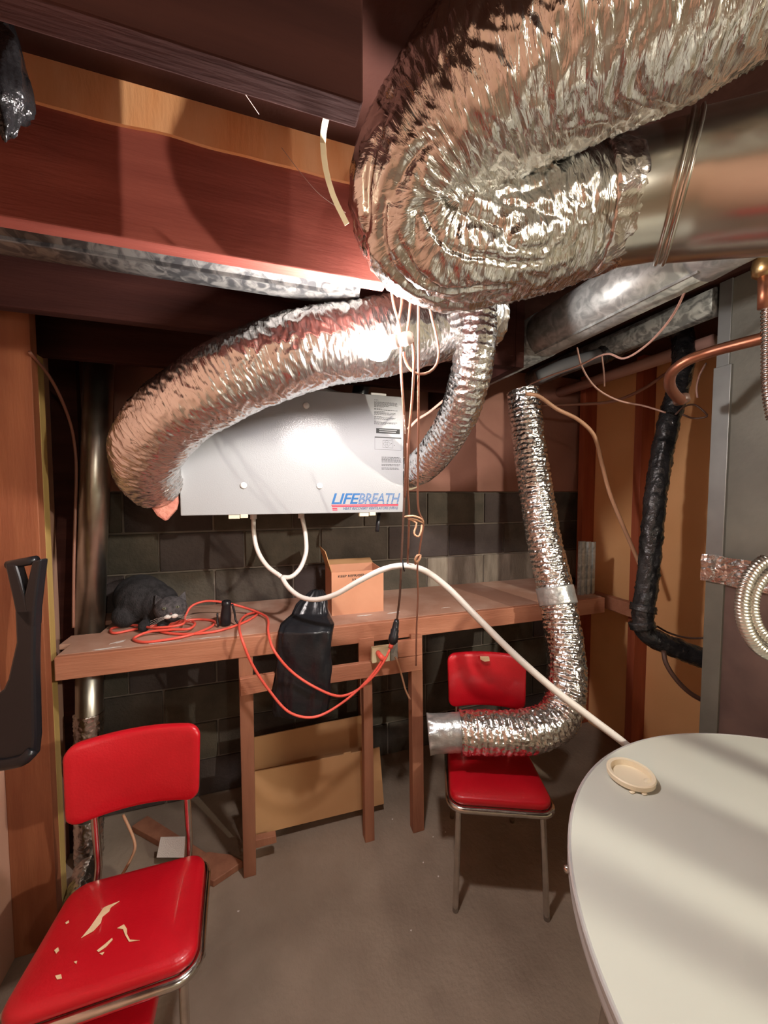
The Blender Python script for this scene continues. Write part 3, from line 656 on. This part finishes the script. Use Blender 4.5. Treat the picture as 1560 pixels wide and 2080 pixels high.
# galvanized channels at the bench end
p = ZP(1190, 1206, ZB)
for i, (dx, h_) in enumerate(((-.045, .305), (.0, .30), (.04, .296))):
    V = []
    prof = [(-.02, 0), (-.02, -.012), (-.008, -.012), (-.008, -.02), (.010, -.02), (.010, -.010), (.022, -.010), (.022, 0)]
    pts = [p + Vector((dx + x_, y_ + .004 * i, 0)) for x_, y_ in prof]
    tag(obj('metal_channel', prism(pts, (0, 0, h_)), 'galv', bevel=.001), ['left one of three folded galvanized strips standing on the bench end', 'middle one of three folded galvanized strips standing on the bench end', 'right one of three folded galvanized strips standing on the bench end'][i], 'metal strip', 'galvanized strips at the bench end')
# cardboard sheets under the bench
def lean(px, Y, th, dz): 
    pts = [YP(x, y, Y) for x, y in px]; z0 = min(v.z for v in pts)
    return prism([v + Vector((0, (v.z - z0) * dz, 0)) for v in pts], (0, th, 0))
tag(obj('cardboard_sheet', lean([(497, 1583), (700, 1543), (702, 1540), (716, 1537), (716, 1540), (775, 1527), (780, 1633), (500, 1702)], 1.74, .006, .12), 'cardboard'), 'front tan cardboard sheet leaning under the bench', 'cardboard')
tag(obj('cardboard_sheet', lean([(497, 1512), (668, 1476), (690, 1472), (752, 1459), (754, 1600), (497, 1650)], 1.86, .006, .1), 'cardboard'), 'rear tan cardboard sheet standing behind the other one', 'cardboard')
# scraps on the floor at left
p = [ZP(395, 1748, .03), ZP(432, 1772, .03), ZP(436, 1800, .03), ZP(490, 1768, .03), ZP(488, 1758, .03), ZP(455, 1752, .03), ZP(420, 1742, .03)]
tag(obj('wood_scrap', prism([ZP(x, y, .0) for x, y in ((392, 1752), (425, 1742), (470, 1748), (494, 1762), (434, 1803), (398, 1786))], (0, 0, .028)), 'legwood', bevel=.003), 'flat splintered wood scrap on the floor by the bench leg', 'scrap')
tag(obj('board_offcut', prism([ZP(x, y, .0) for x, y in ((268, 1690), (300, 1668), (420, 1745), (400, 1765))], (0, 0, .03)), 'legwood', bevel=.003), 'short plank offcut on the floor behind the torn chair', 'plank')
a = ZP(318, 1742, .04); b_ = ZP(374, 1742, .04)
tag(obj('paper_card', prism([a, b_, b_ + Vector((0, .03, .065)), a + Vector((.01, .03, .06))], (0, .003, 0)), 'fur_white'), 'small white card propped behind the torn chair seat', 'card')
tag(obj('tan_cable', tube([D(250, 1655, 1.45), D(262, 1680, 1.43), D(272, 1705, 1.42), D(274, 1725, 1.40), D(258, 1760, 1.36), D(240, 1790, 1.34)], .005, 8, .01), 'cord_tan', smooth=True), 'frayed tan cable hanging behind the torn chair', 'cable')

# ================================================================ CHAIRS
def rrect(w, d, r, n=6, taper=0.0):
    pts = []
    for cx_, cy_, a0 in ((w / 2 - r, d - r, 0), (-w / 2 + r, d - r, 90), (-w / 2 + r, r, 180), (w / 2 - r, r, 270)):
        for k in range(n + 1):
            a_ = R(a0 + 90 * k / n); pts.append((cx_ + r * math.cos(a_), cy_ + r * math.sin(a_)))
    out = []
    for i, p in enumerate(pts):
        q_ = pts[(i + 1) % len(pts)]; L_ = math.hypot(q_[0] - p[0], q_[1] - p[1]); m_ = max(1, int(L_ / .022))
        out += [(p[0] + (q_[0] - p[0]) * k / m_, p[1] + (q_[1] - p[1]) * k / m_) for k in range(m_)]
    return [(x * (1 - taper * y / d), y) for x, y in out]
def cushion(outline, th, dome, fn, rows=9):
    # domed pad: outline scaled towards its centroid, fn maps (x, y, h) -> world
    n = len(outline); cx_ = sum(p[0] for p in outline) / n; cy_ = sum(p[1] for p in outline) / n
    V, Fc = [], []
    prof = [(0.97, 0), (1.0, th * .25), (1.0, th * .6), (.985, th * .85), (.955, th)] + [(.955 * (1 - k / 10), th + dome * (1 - (1 - k / 10) ** 2.2)) for k in range(1, 10)]
    for s_, h_ in prof:
        for x, y in outline: V.append(fn(cx_ + (x - cx_) * s_, cy_ + (y - cy_) * s_, h_))
    V.append(fn(cx_, cy_, th + dome)); m = len(prof)
    for i in range(m - 1):
        for k in range(n):
            a_ = i * n + k; b2 = i * n + (k + 1) % n; Fc.append((a_, b2, b2 + n, a_ + n))
    for k in range(n): Fc.append(((m - 1) * n + k, (m - 1) * n + (k + 1) % n, m * n))
    b0 = len(V); R_ = 8                                # underside follows the same curve
    for i in range(1, R_):
        s_ = .97 * (1 - i / R_)
        for x, y in outline: V.append(fn(cx_ + (x - cx_) * s_, cy_ + (y - cy_) * s_, 0))
    V.append(fn(cx_, cy_, 0))
    rows_ = [0] + [b0 + i * n for i in range(R_ - 1)]
    for i in range(R_ - 1):
        for k in range(n): Fc.append((rows_[i] + (k + 1) % n, rows_[i] + k, rows_[i + 1] + k, rows_[i + 1] + (k + 1) % n))
    for k in range(n): Fc.append((rows_[-1] + (k + 1) % n, rows_[-1] + k, len(V) - 1))
    return V, Fc
def make_chair(label, c, rz, w, d, zs0, zs1, back, gr='red vinyl dinette chairs', legs=True):
    t = thing('dinette_chair', label, 'chair', (c[0], c[1], 0), gr)
    cr, sr = math.cos(rz), math.sin(rz)
    def W(x, y, z): return Vector((c[0] + x * cr - y * sr, c[1] + x * sr + y * cr, z))
    zt = lambda y: zs0 + (zs1 - zs0) * y / d      # underside of the cushion, sloping from front (y=0) to rear
    obj('seat', cushion(rrect(w, d, .05, 7, .10), .032, .014, lambda x, y, h: W(x, y, zt(y) + h)), 'red_vinyl', t, smooth=True)
    rim = [(x * 1.0, y) for x, y in rrect(w + .008, d + .008, .055, 7, .10)]
    pts = [W(x, y - .004, zt(y) - .010) for x, y in rim]; pts.append(pts[0])
    obj('seat_rim', tube(pts, .0125, 10, .02, raw=True, cap=False), 'chrome', t, smooth=True)
    if legs:
        for sx in (-1, 1):
            xf = sx * (w / 2 - .035)
            obj('leg', tube([W(xf, .03, zt(0) - .012), W(xf, .025, zt(0) - .05), W(xf + sx * .012, -.005, .0)], .0115, 12, .03), 'chrome', t, smooth=True)
            xr = sx * (w / 2 - .06)
            obj('leg', tube([W(xr, d - .04, zt(d) - .012), W(xr, d - .03, zt(d) - .05), W(xr + sx * .012, d + .05, .0)], .0115, 12, .03), 'chrome', t, smooth=True)
    bw, bz0, bz1, lean_, dep = back
    yb_ = lambda z: dep + (z - bz0) * lean_
    for sx in (-1, 1):
        xs = sx * (bw / 2 - .045)
        obj('back_post', tube([W(xs * 1.0, d - .06, zt(d) - .012), W(xs, d + .005, zt(d) - .006), W(xs, d + .03, zt(d) + .04), W(xs, (d + .03 + yb_(bz0) + .03) / 2, (zt(d) + bz0) / 2), W(xs, yb_(bz0) + .026, bz0 + .01), W(xs, yb_(bz1) + .022, bz1 - .07)], .0105, 12, .015), 'chrome', t, smooth=True)
    def BW(x, y, h):
        z = bz0 + y; cur = .10 * x * x / (bw / 2) * 2.2
        return W(x, yb_(z) - h + .012 - cur + 0.0, z)
    ol = rrect(bw, bz1 - bz0, .035, 7, -.04)
    obj('backrest', cushion(ol, .026, .010, BW), 'red_vinyl', t, smooth=True)
    return t, W, zt
# right chair, its seat front edge and feet from the floor pixels
chR, WR, ztR = make_chair('red vinyl chair with chrome legs under the foil duct end', (.842, 1.168), R(-22.9), .385, .37, .415, .405, (.345, .605, .847, .10, .375))
sw = [YP(985, 1334, 1.46)]
def patch(vfw, fn): return vfw
# worn patch at the backrest top edge
obj('worn_patch', prism([WR(x, .352, z) for x, z in ((-.025, .840), (.012, .842), (.014, .824), (-.008, .820), (-.024, .827))], Vector((0, .01, 0))), 'torn', chR)
chL, WL, ztL = make_chair('torn red vinyl chair in the left foreground', (-.372, .985), R(0), .405, .335, .418, .392, (.345, .640, .868, .09, .325))
def seat_spot(px):
    out = []
    for x, y in px:
        q_ = ZP(x, y, .452); out.append(Vector((q_.x, q_.y, 0)))
    return out
c0 = Vector((-.372, .985, 0))
def seat_h(p):    # height of the seat surface under a point (matches cushion())
    l = p - c0; cr, sr = 1.0, 0.0; x = l.x * cr - l.y * sr; y = l.x * sr + l.y * cr
    d = .335; k = max(abs(x) / .2, abs(y - d / 2) / (d / 2)); s_ = min(1, k)
    return .418 + (.392 - .418) * y / d + .032 + .014 * (1 - min(1, s_ / .955) ** 2.2)
tears = [[(165, 1906), (182, 1885), (205, 1850), (210, 1842), (218, 1838), (243, 1828), (225, 1842), (222, 1850), (208, 1862), (205, 1875), (190, 1892)],
         [(197, 1934), (212, 1922), (228, 1908), (229, 1912), (215, 1927), (200, 1937)], [(238, 1888), (252, 1880), (258, 1890), (258, 1900), (264, 1912), (284, 1913), (262, 1916), (254, 1902), (250, 1890)],
         [(110, 1928), (118, 1922), (120, 1930), (114, 1936)], [(132, 1868), (139, 1863), (140, 1868), (134, 1871)], [(112, 1985), (124, 1982), (126, 1990), (116, 1992)], [(150, 1957), (157, 1955), (155, 1961)], [(202, 1940), (212, 1937), (208, 1943)]]
for px in tears:
    pts = seat_spot(px); pts = [Vector((p.x, p.y, seat_h(p) + .0015)) for p in pts]
    obj('tear', prism(pts, (0, 0, .0012)), 'torn', chL)
# low red seat pushed under the torn chair
t = thing('low_stool', 'low red vinyl seat tucked in front of the torn chair at the bottom left corner', 'stool', (-.392, .98, 0))
ol = rrect(.25, .24, .06, 7, 0)
def SW(x, y, h): return Vector((-.392 + x, .86 + y, .30 + h))
obj('seat', cushion(ol, .045, .012, SW), 'red_vinyl', t, smooth=True)
for sx in (-1, 1):
    for yy in (.04, .20): obj('leg', tube([SW(sx * .08, yy, .01), SW(sx * .09, yy, -.30)], .011, 10, .05), 'chrome', t, smooth=True)

# ================================================================ ROUND TABLE
TZ = .82; K = (H - TZ) / (H - .75); TCx, TCy, TR = 1.237 * K, .199 * K, .739 * K
t = thing('round_table', 'round pale laminate table with metal edge band at the lower right', 'table', (TCx, TCy, 0))
obj('table_top', lathe([(TR - .012, -.028), (TR - .004, -.026), (TR - .003, -.001), (TR - .005, 0), (.4, .0002)], (TCx, TCy, TZ), 128), 'laminate', t)
obj('edge_band', lathe([(TR - .004, -.04), (TR, -.038), (TR + .001, -.03), (TR - .001, -.02), (TR + .001, -.01), (TR + .001, -.002), (TR - .002, .0006), (TR - .006, .0004), (TR - .006, -.04)], (TCx, TCy, TZ), 128), 'alu', t, smooth=False)
obj('apron', lathe([(TR - .09, -.10), (TR - .09, -.03)], (TCx, TCy, TZ), 64), 'furnace', t)
for k in range(4):
    a_ = R(35 + 90 * k); e = Vector((math.cos(a_), math.sin(a_), 0)); c_ = Vector((TCx, TCy, 0))
    obj('leg', tube([c_ + e * (TR - .14) + Vector((0, 0, TZ - .09)), c_ + e * (TR - .10) + Vector((0, 0, TZ * .5)), c_ + e * (TR - .06)], .017, 16, .05), 'chrome', t, smooth=True)
sp = ZP(1149, 1772, TZ - .03); dv = Vector((sp.x - TCx, sp.y - TCy, 0)).normalized()
obj('screw', lathe([(.007, 0), (.007, .006), (.004, .010)], Vector((TCx, TCy, TZ - .022)) + dv * TR, 14, dv), 'chrome', t, smooth=True)
# dish on the table
c_ = ZP(1281, 1581, TZ)
t = thing('plastic_dish', 'small round cream plastic lid lying on the pale table', 'dish', c_)
obj('dish', lathe([(.046, 0), (.057, .006), (.058, .018), (.0555, .0205), (.0475, .0195), (.0455, .005), (.01, .0045)], c_, 64), 'cream', t)
c2 = ZP(1318, 1590, TZ); obj('tab', crumple(c2 + Vector((0, 0, .004)), .014, .009, .004, 2, 16, 10), 'cream', t, smooth=True)
c3 = ZP(1294, 1611, TZ)
for i in range(5):
    r_ = random.Random(i + 20); obj('crumb', crumple(c3 + Vector((r_.uniform(-.016, .016), r_.uniform(-.012, .012), .0022)), .008, .005, .0022, i, 12, 8), 'cream', t, smooth=True)
c4 = ZP(1329, 1595, TZ); tag(obj('lint_ball', crumple(c4 + Vector((0, 0, .005)), .007, .006, .005, 9, 14, 10), 'grey_pipe', smooth=True), 'tiny dark lint crumb beside the cream lid on the table', 'crumb')

# ================================================================ HANGING BULB
bc = D(768, 703, .94)
t = thing('hanging_bulb', 'lit bare bulb in a brown socket hanging below the joists', 'bulb', bc)
sx = (D(825, 689, .92) - bc).normalized(); s0 = D(797, 695, .93)
Lb = (s0 - bc).length
obj('bulb', lathe([(.004, -.036), (.017, -.032), (.027, -.023), (.034, -.008), (.036, .002), (.034, .013), (.026, .022), (.015, .030), (.012, Lb + .004)], bc, 32, sx), 'bulb_light', t, smooth=True)
obj('socket', lathe([(.013, 0), (.0165, .002), (.0165, .012), (.0145, .014), (.0145, .026), (.0165, .028), (.0155, .045), (.010, .052)], s0, 28, sx), 'ceramic', t, smooth=True)
pc0 = s0 + sx * .02
ch = [D(814, 700, .97), D(817, 760, .98), D(820, 830, 1.0), D(823, 880, 1.02)]
V = smooth_path(ch, .0042)
obj('pull_chain', join(*[ball(p, .0018, (1, 1, 1), 6, 4) for p in V]), 'chrome', t, smooth=True)
obj('cord', tube([s0 + sx * .05, D(838, 692, .93), D(841, 730, .94), D(838, 800, 1.0), D(832, 870, 1.05), D(829, 930, 1.1), D(828, 990, 1.16), D(831, 1040, 1.22), D(830, 1090, 1.28), D(828, 1143, 1.36)], .0036, 8, .012), 'cord_brown', t, smooth=True)
# hanging cords
def cord(name, label, pts, r=.0034, m='cord_brown', cat='cord'): return tag(obj(name, tube(pts, r, 8, .012), m, smooth=True), label, cat)
cord('hanging_wire', 'brown cord slanting from the ceiling down to the bulb socket', [D(793, 578, .92), D(800, 620, .93), D(811, 660, .94), D(815, 690, .945), D(814, 740, .955), D(818, 800, .98), D(822, 860, 1.02), D(824, 940, 1.10), D(823, 1010, 1.18)])
cord('hanging_wire', 'brown cord just left of the straight one, kinked above the socket', [D(806, 602, .935), D(815, 594, .935), D(816, 615, .94), D(812, 640, .945), D(806, 668, .95)])
cord('hanging_wire', 'brown cord meeting the socket from straight above', [D(834, 594, .93), D(833, 620, .935), D(829, 660, .945), D(826, 682, .95)])
cord('hanging_wire', 'straight brown cord hanging right of the bulb down past the bench edge', [D(850, 596, .93), D(850, 680, .94), D(850, 780, .98), D(850, 880, 1.06), D(849, 960, 1.14), D(851, 1040, 1.22), D(860, 1060, 1.24), D(857, 1085, 1.26), D(851, 1125, 1.30), D(848, 1150, 1.33), D(849, 1210, 1.39), D(846, 1280, 1.45), D(845, 1352, 1.52)])
cord('hanging_wire', 'brown cord forming a wide loop beside the bulb', [D(869, 602, .96), D(876, 640, .965), D(886, 680, .97), D(891, 715, .975), D(887, 740, .975), D(872, 756, .975), D(852, 760, .97), D(835, 752, .965), D(824, 735, .96), D(820, 715, .955)])
cord('knotted_wire', 'pale brown cord knot hanging below the ventilator corner', [D(822, 1050, 1.20), D(838, 1048, 1.19), D(856, 1054, 1.20), D(860, 1062, 1.21), D(846, 1056, 1.2), D(828, 1053, 1.2), D(846, 1062, 1.2), D(842, 1078, 1.2), D(842, 1086, 1.2), D(850, 1090, 1.2), D(855, 1080, 1.2), D(857, 1066, 1.21)], .0032, 'cord_tan')
cord('knotted_wire', 'small brown cord loop just above the white hose', [D(846, 1144, 1.3), D(843, 1136, 1.29), D(848, 1128, 1.29), D(854, 1128, 1.3), D(852, 1136, 1.29), D(843, 1146, 1.3)], .004, 'cord_tan')
cord('thin_cable', 'pinkish cable crossing behind the hanging cords to the foil duct', [D(828, 872, 1.42), D(838, 862, 1.42), D(848, 852, 1.43), D(868, 840, 1.44), D(886, 826, 1.45), D(905, 810, 1.46)], .005, 'wire_pink', 'cable')
# cable tie on the hose
# ================================================================ DRAIN HOSE
t = thing('drain_hose', 'white drain hose looping below the ventilator and across to the floor', 'hose', D(640, 1218, 1.52))
n1 = Vector((YP(515, 1050, 1.78).x, 1.78, HZ0 - .005)); n2 = Vector((YP(612, 1050, 1.78).x, 1.78, HZ0 - .005))
tee = D(572, 1172, 1.62)
obj('branch', tube([n1, D(516, 1085, 1.68), D(524, 1120, 1.66), D(543, 1150, 1.64), tee], .0095, 12, .012), 'hose', t, smooth=True)
obj('branch', tube([n2, D(621, 1090, 1.72), D(621, 1125, 1.68), D(607, 1158, 1.64), D(590, 1172, 1.62), tee], .0095, 12, .012), 'hose', t, smooth=True)
obj('main', tube([tee, D(585, 1192, 1.59), D(610, 1212, 1.54), D(640, 1218, 1.50), D(680, 1208, 1.46), D(730, 1180, 1.42), D(780, 1156, 1.39), D(820, 1149, 1.37), D(860, 1158, 1.36), D(905, 1190, 1.35), D(965, 1250, 1.34), D(1040, 1325, 1.32), D(1120, 1396, 1.30), D(1200, 1458, 1.285), D(1278, 1518, 1.275), D(1330, 1570, 1.30), ZP(1370, 1760, .012), ZP(1460, 1790, .012)], lambda q: .0095 + .003 * min(1, q * 2), 14, .012), 'hose', t, smooth=True)
obj('cable_tie', tube([D(818, 1138, 1.365), D(819, 1150, 1.352), D(821, 1160, 1.365)], .003, 8, .005), 'black_plastic', t, smooth=True)
# black drip tube under cabinet right
tag(obj('black_strap', tube([YP(770, 1042, 1.7), YP(768, 1060, 1.68), YP(766, 1080, 1.68)], .009, 10, .01, flat=(1, .5)), 'black_plastic', smooth=True), 'short black strap end hanging under the ventilator right corner', 'strap')

# ================================================================ BLACK WRAPPED LINE AND WIRES AT THE RIGHT
t = thing('wrapped_pipe', 'black plastic wrapped pipe dropping along the orange wall', 'pipe', D(1318, 1130, 1.75))
def d_wrap(s, a, L):
    ca, sa = math.cos(a), math.sin(a); return .006 * nz(s * 25, ca * 2, sa * 2) + .006 * abs(nz(s * 60 + 3 * ca, ca * 4, sa * 4)) + .003 * abs(nz(s * 120, ca * 8, sa * 8))
obj('wrapping', tube([D(1222, 722, 1.85), D(1260, 704, 1.83), D(1310, 682, 1.80), D(1355, 664, 1.78), D(1382, 672, 1.77), D(1389, 705, 1.76), D(1382, 770, 1.76), D(1360, 850, 1.76), D(1344, 930, 1.76), D(1330, 1020, 1.75), D(1322, 1110, 1.75), D(1314, 1190, 1.75), D(1306, 1250, 1.74), D(1313, 1285, 1.73), D(1345, 1305, 1.71), D(1395, 1325, 1.68), D(1470, 1352, 1.64)], .042, 28, .008, d_wrap), 'black_wrap', t, smooth=True)
obj('taped_joint', tube([D(1307, 1228, 1.745), D(1305, 1242, 1.743)], .050, 28, .006, d_wrap), 'black_wrap', t, smooth=True)
obj('taped_joint', tube([D(1302, 1262, 1.735), D(1306, 1276, 1.732)], .049, 28, .006, d_wrap), 'black_wrap', t, smooth=True)
obj('bare_pipe', tube([D(1090, 768, 1.98), D(1140, 745, 1.94), D(1190, 730, 1.89), D(1228, 719, 1.85)], .034, 24, .02), 'grey_pipe', t, smooth=True)
for y in (960, 1120, 1170, 1000, 1060):
    p = D(1348 - (y - 900) * .11, y, 1.73); obj('wrap_fray', crumple(p, .012, .008, .006, y, 12, 8), 'black_wrap', t)
cord('thin_wire', 'thin pink wire sagging from the metal duct across the round ducts', [D(1412, 538, 1.0), D(1392, 590, 1.05), D(1360, 650, 1.15), D(1312, 702, 1.25), D(1268, 728, 1.33), D(1232, 719, 1.40), D(1170, 745, 1.5), D(1115, 764, 1.6), D(1076, 781, 1.7)], .0036, 'wire_pink', 'wire')
cord('thin_wire', 'thin brown wire drooping to the black wrapped pipe', [D(1172, 706, 1.7), D(1182, 745, 1.7), D(1210, 787, 1.7), D(1255, 813, 1.7), D(1310, 825, 1.68), D(1352, 838, 1.66)], .004, 'wire_pink', 'wire')
cord('cable', 'thick tan cable curving down the orange wall to the stud', [D(1068, 800, 1.80), D(1092, 804, 1.80), D(1130, 830, 1.80), D(1175, 853, 1.82), D(1206, 884, 1.84), D(1222, 940, 1.87), D(1238, 1000, 1.9), D(1262, 1060, 1.92), D(1288, 1120, 1.93), D(1312, 1178, 1.93)], .0095, 'cord_tan', 'cable')
cord('cable', 'dark brown cable running level behind the copper pipe', [D(1100, 824, 2.2), D(1160, 822, 2.15), D(1250, 814, 2.05), D(1310, 788, 1.95), D(1345, 764, 1.9), D(1380, 740, 1.86)], .008, 'cord_brown', 'cable')
cord('cable', 'dark cable drooping from the wrapped elbow to the furnace', [D(1348, 1322, 1.66), D(1352, 1345, 1.64), D(1372, 1378, 1.62), D(1405, 1410, 1.6), D(1462, 1438, 1.58)], .0095, 'cord_dark', 'cable')
cord('thin_wire', 'thin dark wire running level above the wrapped elbow', [D(1334, 1272, 1.8), D(1360, 1286, 1.78), D(1400, 1296, 1.75), D(1460, 1294, 1.7)], .0045, 'cord_dark', 'wire')
cord('thin_wire', 'short thin wire dangling from the grey pipe', [D(1222, 722, 1.8), D(1226, 750, 1.8), D(1228, 785, 1.8)], .004, 'wire_pink', 'wire')
cord('thin_wire', 'small dark wire loop beside the furnace edge', [D(1372, 842, 1.7), D(1390, 826, 1.7), D(1410, 822, 1.7), D(1432, 838, 1.68), D(1436, 846, 1.66), D(1410, 850, 1.7), D(1386, 842, 1.7)], .004, 'cord_dark', 'wire')
cord('thin_wire', 'thin pink wire hanging free beside the furnace edge', [D(1434, 738, 1.66), D(1420, 765, 1.66), D(1415, 790, 1.66), D(1417, 808, 1.66)], .004, 'wire_pink', 'wire')
# copper line and fittings
t = thing('copper_pipe', 'copper pipe bending down in front of the grey furnace', 'pipe', D(1400, 720, 1.2))
obj('tube', tube([D(1570, 682, .98), D(1510, 697, 1.03), D(1440, 716, 1.10), D(1395, 733, 1.14), D(1366, 755, 1.18), D(1360, 780, 1.22), D(1372, 803, 1.26), D(1386, 814, 1.29)], .0155, 16, .012), 'copper', t, smooth=True)
obj('fitting', lathe([(.021, 0), (.024, .004), (.024, .022), (.02, .026)], D(1386, 818, 1.29), 20, (0, .3, 1)), 'cord_dark', t, smooth=True)
t = thing('gas_riser', 'copper riser with brass nut and white corrugated hose at the right edge', 'pipe', D(1556, 700, .93))
obj('riser', tube([D(1553, 420, .90), D(1553, 520, .91)], .0135, 16, .05), 'copper', t, smooth=True)
obj('brass_nut', lathe([(.016, 0), (.030, .012), (.032, .03), (.029, .05), (.016, .06)], D(1560, 565, .915), 20, (0, 0, 1)), 'brass', t, smooth=True)
obj('riser', tube([D(1556, 560, .915), D(1555, 625, .92)], .015, 16, .05), 'copper', t, smooth=True)
def d_rib(p, a_): return lambda s, a, L: a_ * math.sin(2 * math.pi * s / p + a)
obj('corrugated_hose', tube([D(1562, 618, .925), D(1562, 700, .93), D(1563, 790, .94), D(1572, 850, .95)], .014, 16, .002, d_rib(.009, .0018)), 'chrome', t, smooth=True)
t = thing('braided_hose', 'looped shiny braided metal hose at the right edge', 'hose', D(1530, 1230, 1.0))
for k, rr_ in enumerate((1.0, .74)):
    lp = [D(1585 + math.cos(a_) * 78 * rr_, 1232 + math.sin(a_) * 102 * rr_, 1.0 + .02 * k) for a_ in [R(250 - 14 * i) for i in range(13)]]
    obj('strand', tube(lp, .0145, 16, .0022, d_rib(.0085, .0018)), 'galv_pipe', t, smooth=True)
# white strap and threads overhead
def ribbon(pts, w_, th, wd):
    P = smooth_path(pts, .012); V, Fc = [], []
    for i, p in enumerate(P):
        tn = (P[min(i + 1, len(P) - 1)] - P[max(i - 1, 0)]).normalized(); s_ = Vector(wd) - tn * tn.dot(Vector(wd)); s_.normalize(); n_ = tn.cross(s_)
        for a_, b2 in ((-1, -1), (1, -1), (1, 1), (-1, 1)): V.append(p + s_ * a_ * w_ / 2 + n_ * b2 * th / 2)
    for i in range(len(P) - 1):
        for k in range(4): Fc.append((i * 4 + k, i * 4 + (k + 1) % 4, i * 4 + 4 + (k + 1) % 4, i * 4 + 4 + k))
    Fc += [(3, 2, 1, 0), tuple(range(len(V) - 4, len(V)))]
    return V, Fc
tag(obj('hanging_strap', ribbon([D(668, 222, .52), D(660, 250, .54), D(656, 290, .57), D(661, 340, .59), D(676, 395, .61), D(705, 456, .63)], .0085, .0015, rt), 'strap_white'), 'cream plastic strap curving from the joist to the big foil duct', 'strap')
cord('cobweb_thread', 'single thin thread slanting up to the top of the picture', [D(365, -10, .44), D(440, 105, .47), D(526, 232, .6)], .00045, 'thread', 'thread')
cord('cobweb_thread', 'single thin thread crossing the red joist to the foil duct', [D(572, 300, .72), D(610, 350, .7), D(650, 395, .68), D(702, 432, .66)], .00045, 'thread', 'thread')
c_ = D(12, 275, .62)
tag(obj('plastic_bundle', crumple((c_.x, c_.y, ZC - .10), .030, .03, .085, 5, 30, 22), 'black_wrap', smooth=True), 'black plastic bundle stuffed between joists at the upper left', 'plastic')
# cable at left wall
cord('cable', 'thin brown cable hanging down the left wall by the studs', [XP(60, 715, -.70), XP(98, 762, -.70), XP(122, 805, -.70), XP(145, 868, -.70), XP(154, 930, -.70), XP(153, 1040, -.70), XP(150, 1150, -.70), XP(149, 1275, -.70)], .0055, 'cord_brown', 'cable')
# black loop-handled tool on left wall
DT = 1.12
def dpoly(px): return [D(x, y, DT) for x, y in px]
t = thing('plastic_tool', 'black plastic tool with triangular loop handle at the left wall', 'tool', D(40, 1560, DT))
tk = fw * .03
grip = [D(19, 1146, DT), D(72, 1136, DT)]
obj('grip', tube([D(17, 1148, DT + .015), D(74, 1137, DT + .015)], .013, 14, .02), 'black_plastic', t, smooth=True)
obj('arm', prism(dpoly([(8, 1145), (30, 1146), (50, 1212), (62, 1262), (55, 1275), (30, 1245), (24, 1215)]), tk), 'black_plastic', t, bevel=.006)
obj('arm', prism(dpoly([(64, 1140), (82, 1135), (76, 1180), (70, 1235), (68, 1275), (52, 1275), (48, 1210)]), tk), 'black_plastic', t, bevel=.006)
obj('shaft', prism(dpoly([(28, 1238), (69, 1236), (67, 1340), (70, 1500), (66, 1540), (-20, 1560), (-20, 1420), (5, 1400), (14, 1380), (31, 1305)]), tk), 'black_plastic', t, bevel=.008)
obj('bottom_tube', tube([D(-40, 1556, DT), D(20, 1550, DT), D(52, 1540, DT), D(68, 1522, DT + .01)], .017, 14, .012), 'black_plastic', t, smooth=True)

# ================================================================ LAMPS OF THE ROOM BEHIND THE CAMERA
def room_lamp(label, c, m, k=1.0):
    t = thing('ceiling_lamp', label, 'lamp', c)
    c = Vector(c)
    obj('bulb', lathe([(.004, -.050 * k), (.022 * k, -.043 * k), (.036 * k, -.022 * k), (.04 * k, 0), (.034 * k, .02 * k), (.02 * k, .04), (.016 * k, .06)], c, 24), m, t, smooth=True)
    obj('socket', lathe([(.018, .058), (.026, .062), (.026, .10), (.05, .11), (.05, .13)], c, 24), 'ceramic', t, smooth=True)
    obj('stem', tube([c + Vector((0, 0, .12)), Vector((c.x, c.y, ZC))], .008, 8, .1), 'ceramic', t, smooth=True)
room_lamp('bare warm bulb on the ceiling behind the viewer at right', (1.80, -1.05, 2.16), 'lamp_light', .5)
room_lamp('second bare bulb on the ceiling straight behind the viewer', (.50, -1.7, 2.15), 'lamp3_light')
tag(obj('shadow_post', box(1.518, 1.573, -.585, -.53, 0, 1.95), 'legwood', bevel=.003), 'square wooden post added out of view to cast a shadow stripe on the round table', 'post')  # post and two pipes added out of view to cast the table's shadow stripes
tag(obj('shadow_pipe', pipe((1.475, -.605, 0), (1.475, -.605, 1.95), .017, 16), 'copper', smooth=True), 'thin pipe added out of view left of the added post to cast a table shadow stripe', 'pipe')
tag(obj('shadow_pipe', pipe((1.655, -.52, 0), (1.655, -.52, 1.95), .015, 16), 'copper', smooth=True), 'thin pipe added out of view right of the added post to cast a table shadow stripe', 'pipe')

# paint flecks on the concrete
for i, (x, y) in enumerate(((797, 1664), (880, 1700), (484, 1851), (860, 1752), (905, 1690), (650, 1660), (890, 1780), (835, 1890))):
    q_ = ZP(x, y, 0); r_ = random.Random(i)
    tag(obj('paint_chip', prism([q_ + Vector((r_.uniform(.002, .005) * math.cos(a_), r_.uniform(.002, .005) * math.sin(a_), .0002)) for a_ in (0, 1.2, 2.6, 3.8, 5)], (0, 0, .001)), 'fur_white'), ('tiny pale paint chip on the concrete floor left of the bench legs' if x < 500 else 'tiny pale paint chip on the concrete floor near the bench legs'), 'chip', 'paint chips on the floor')
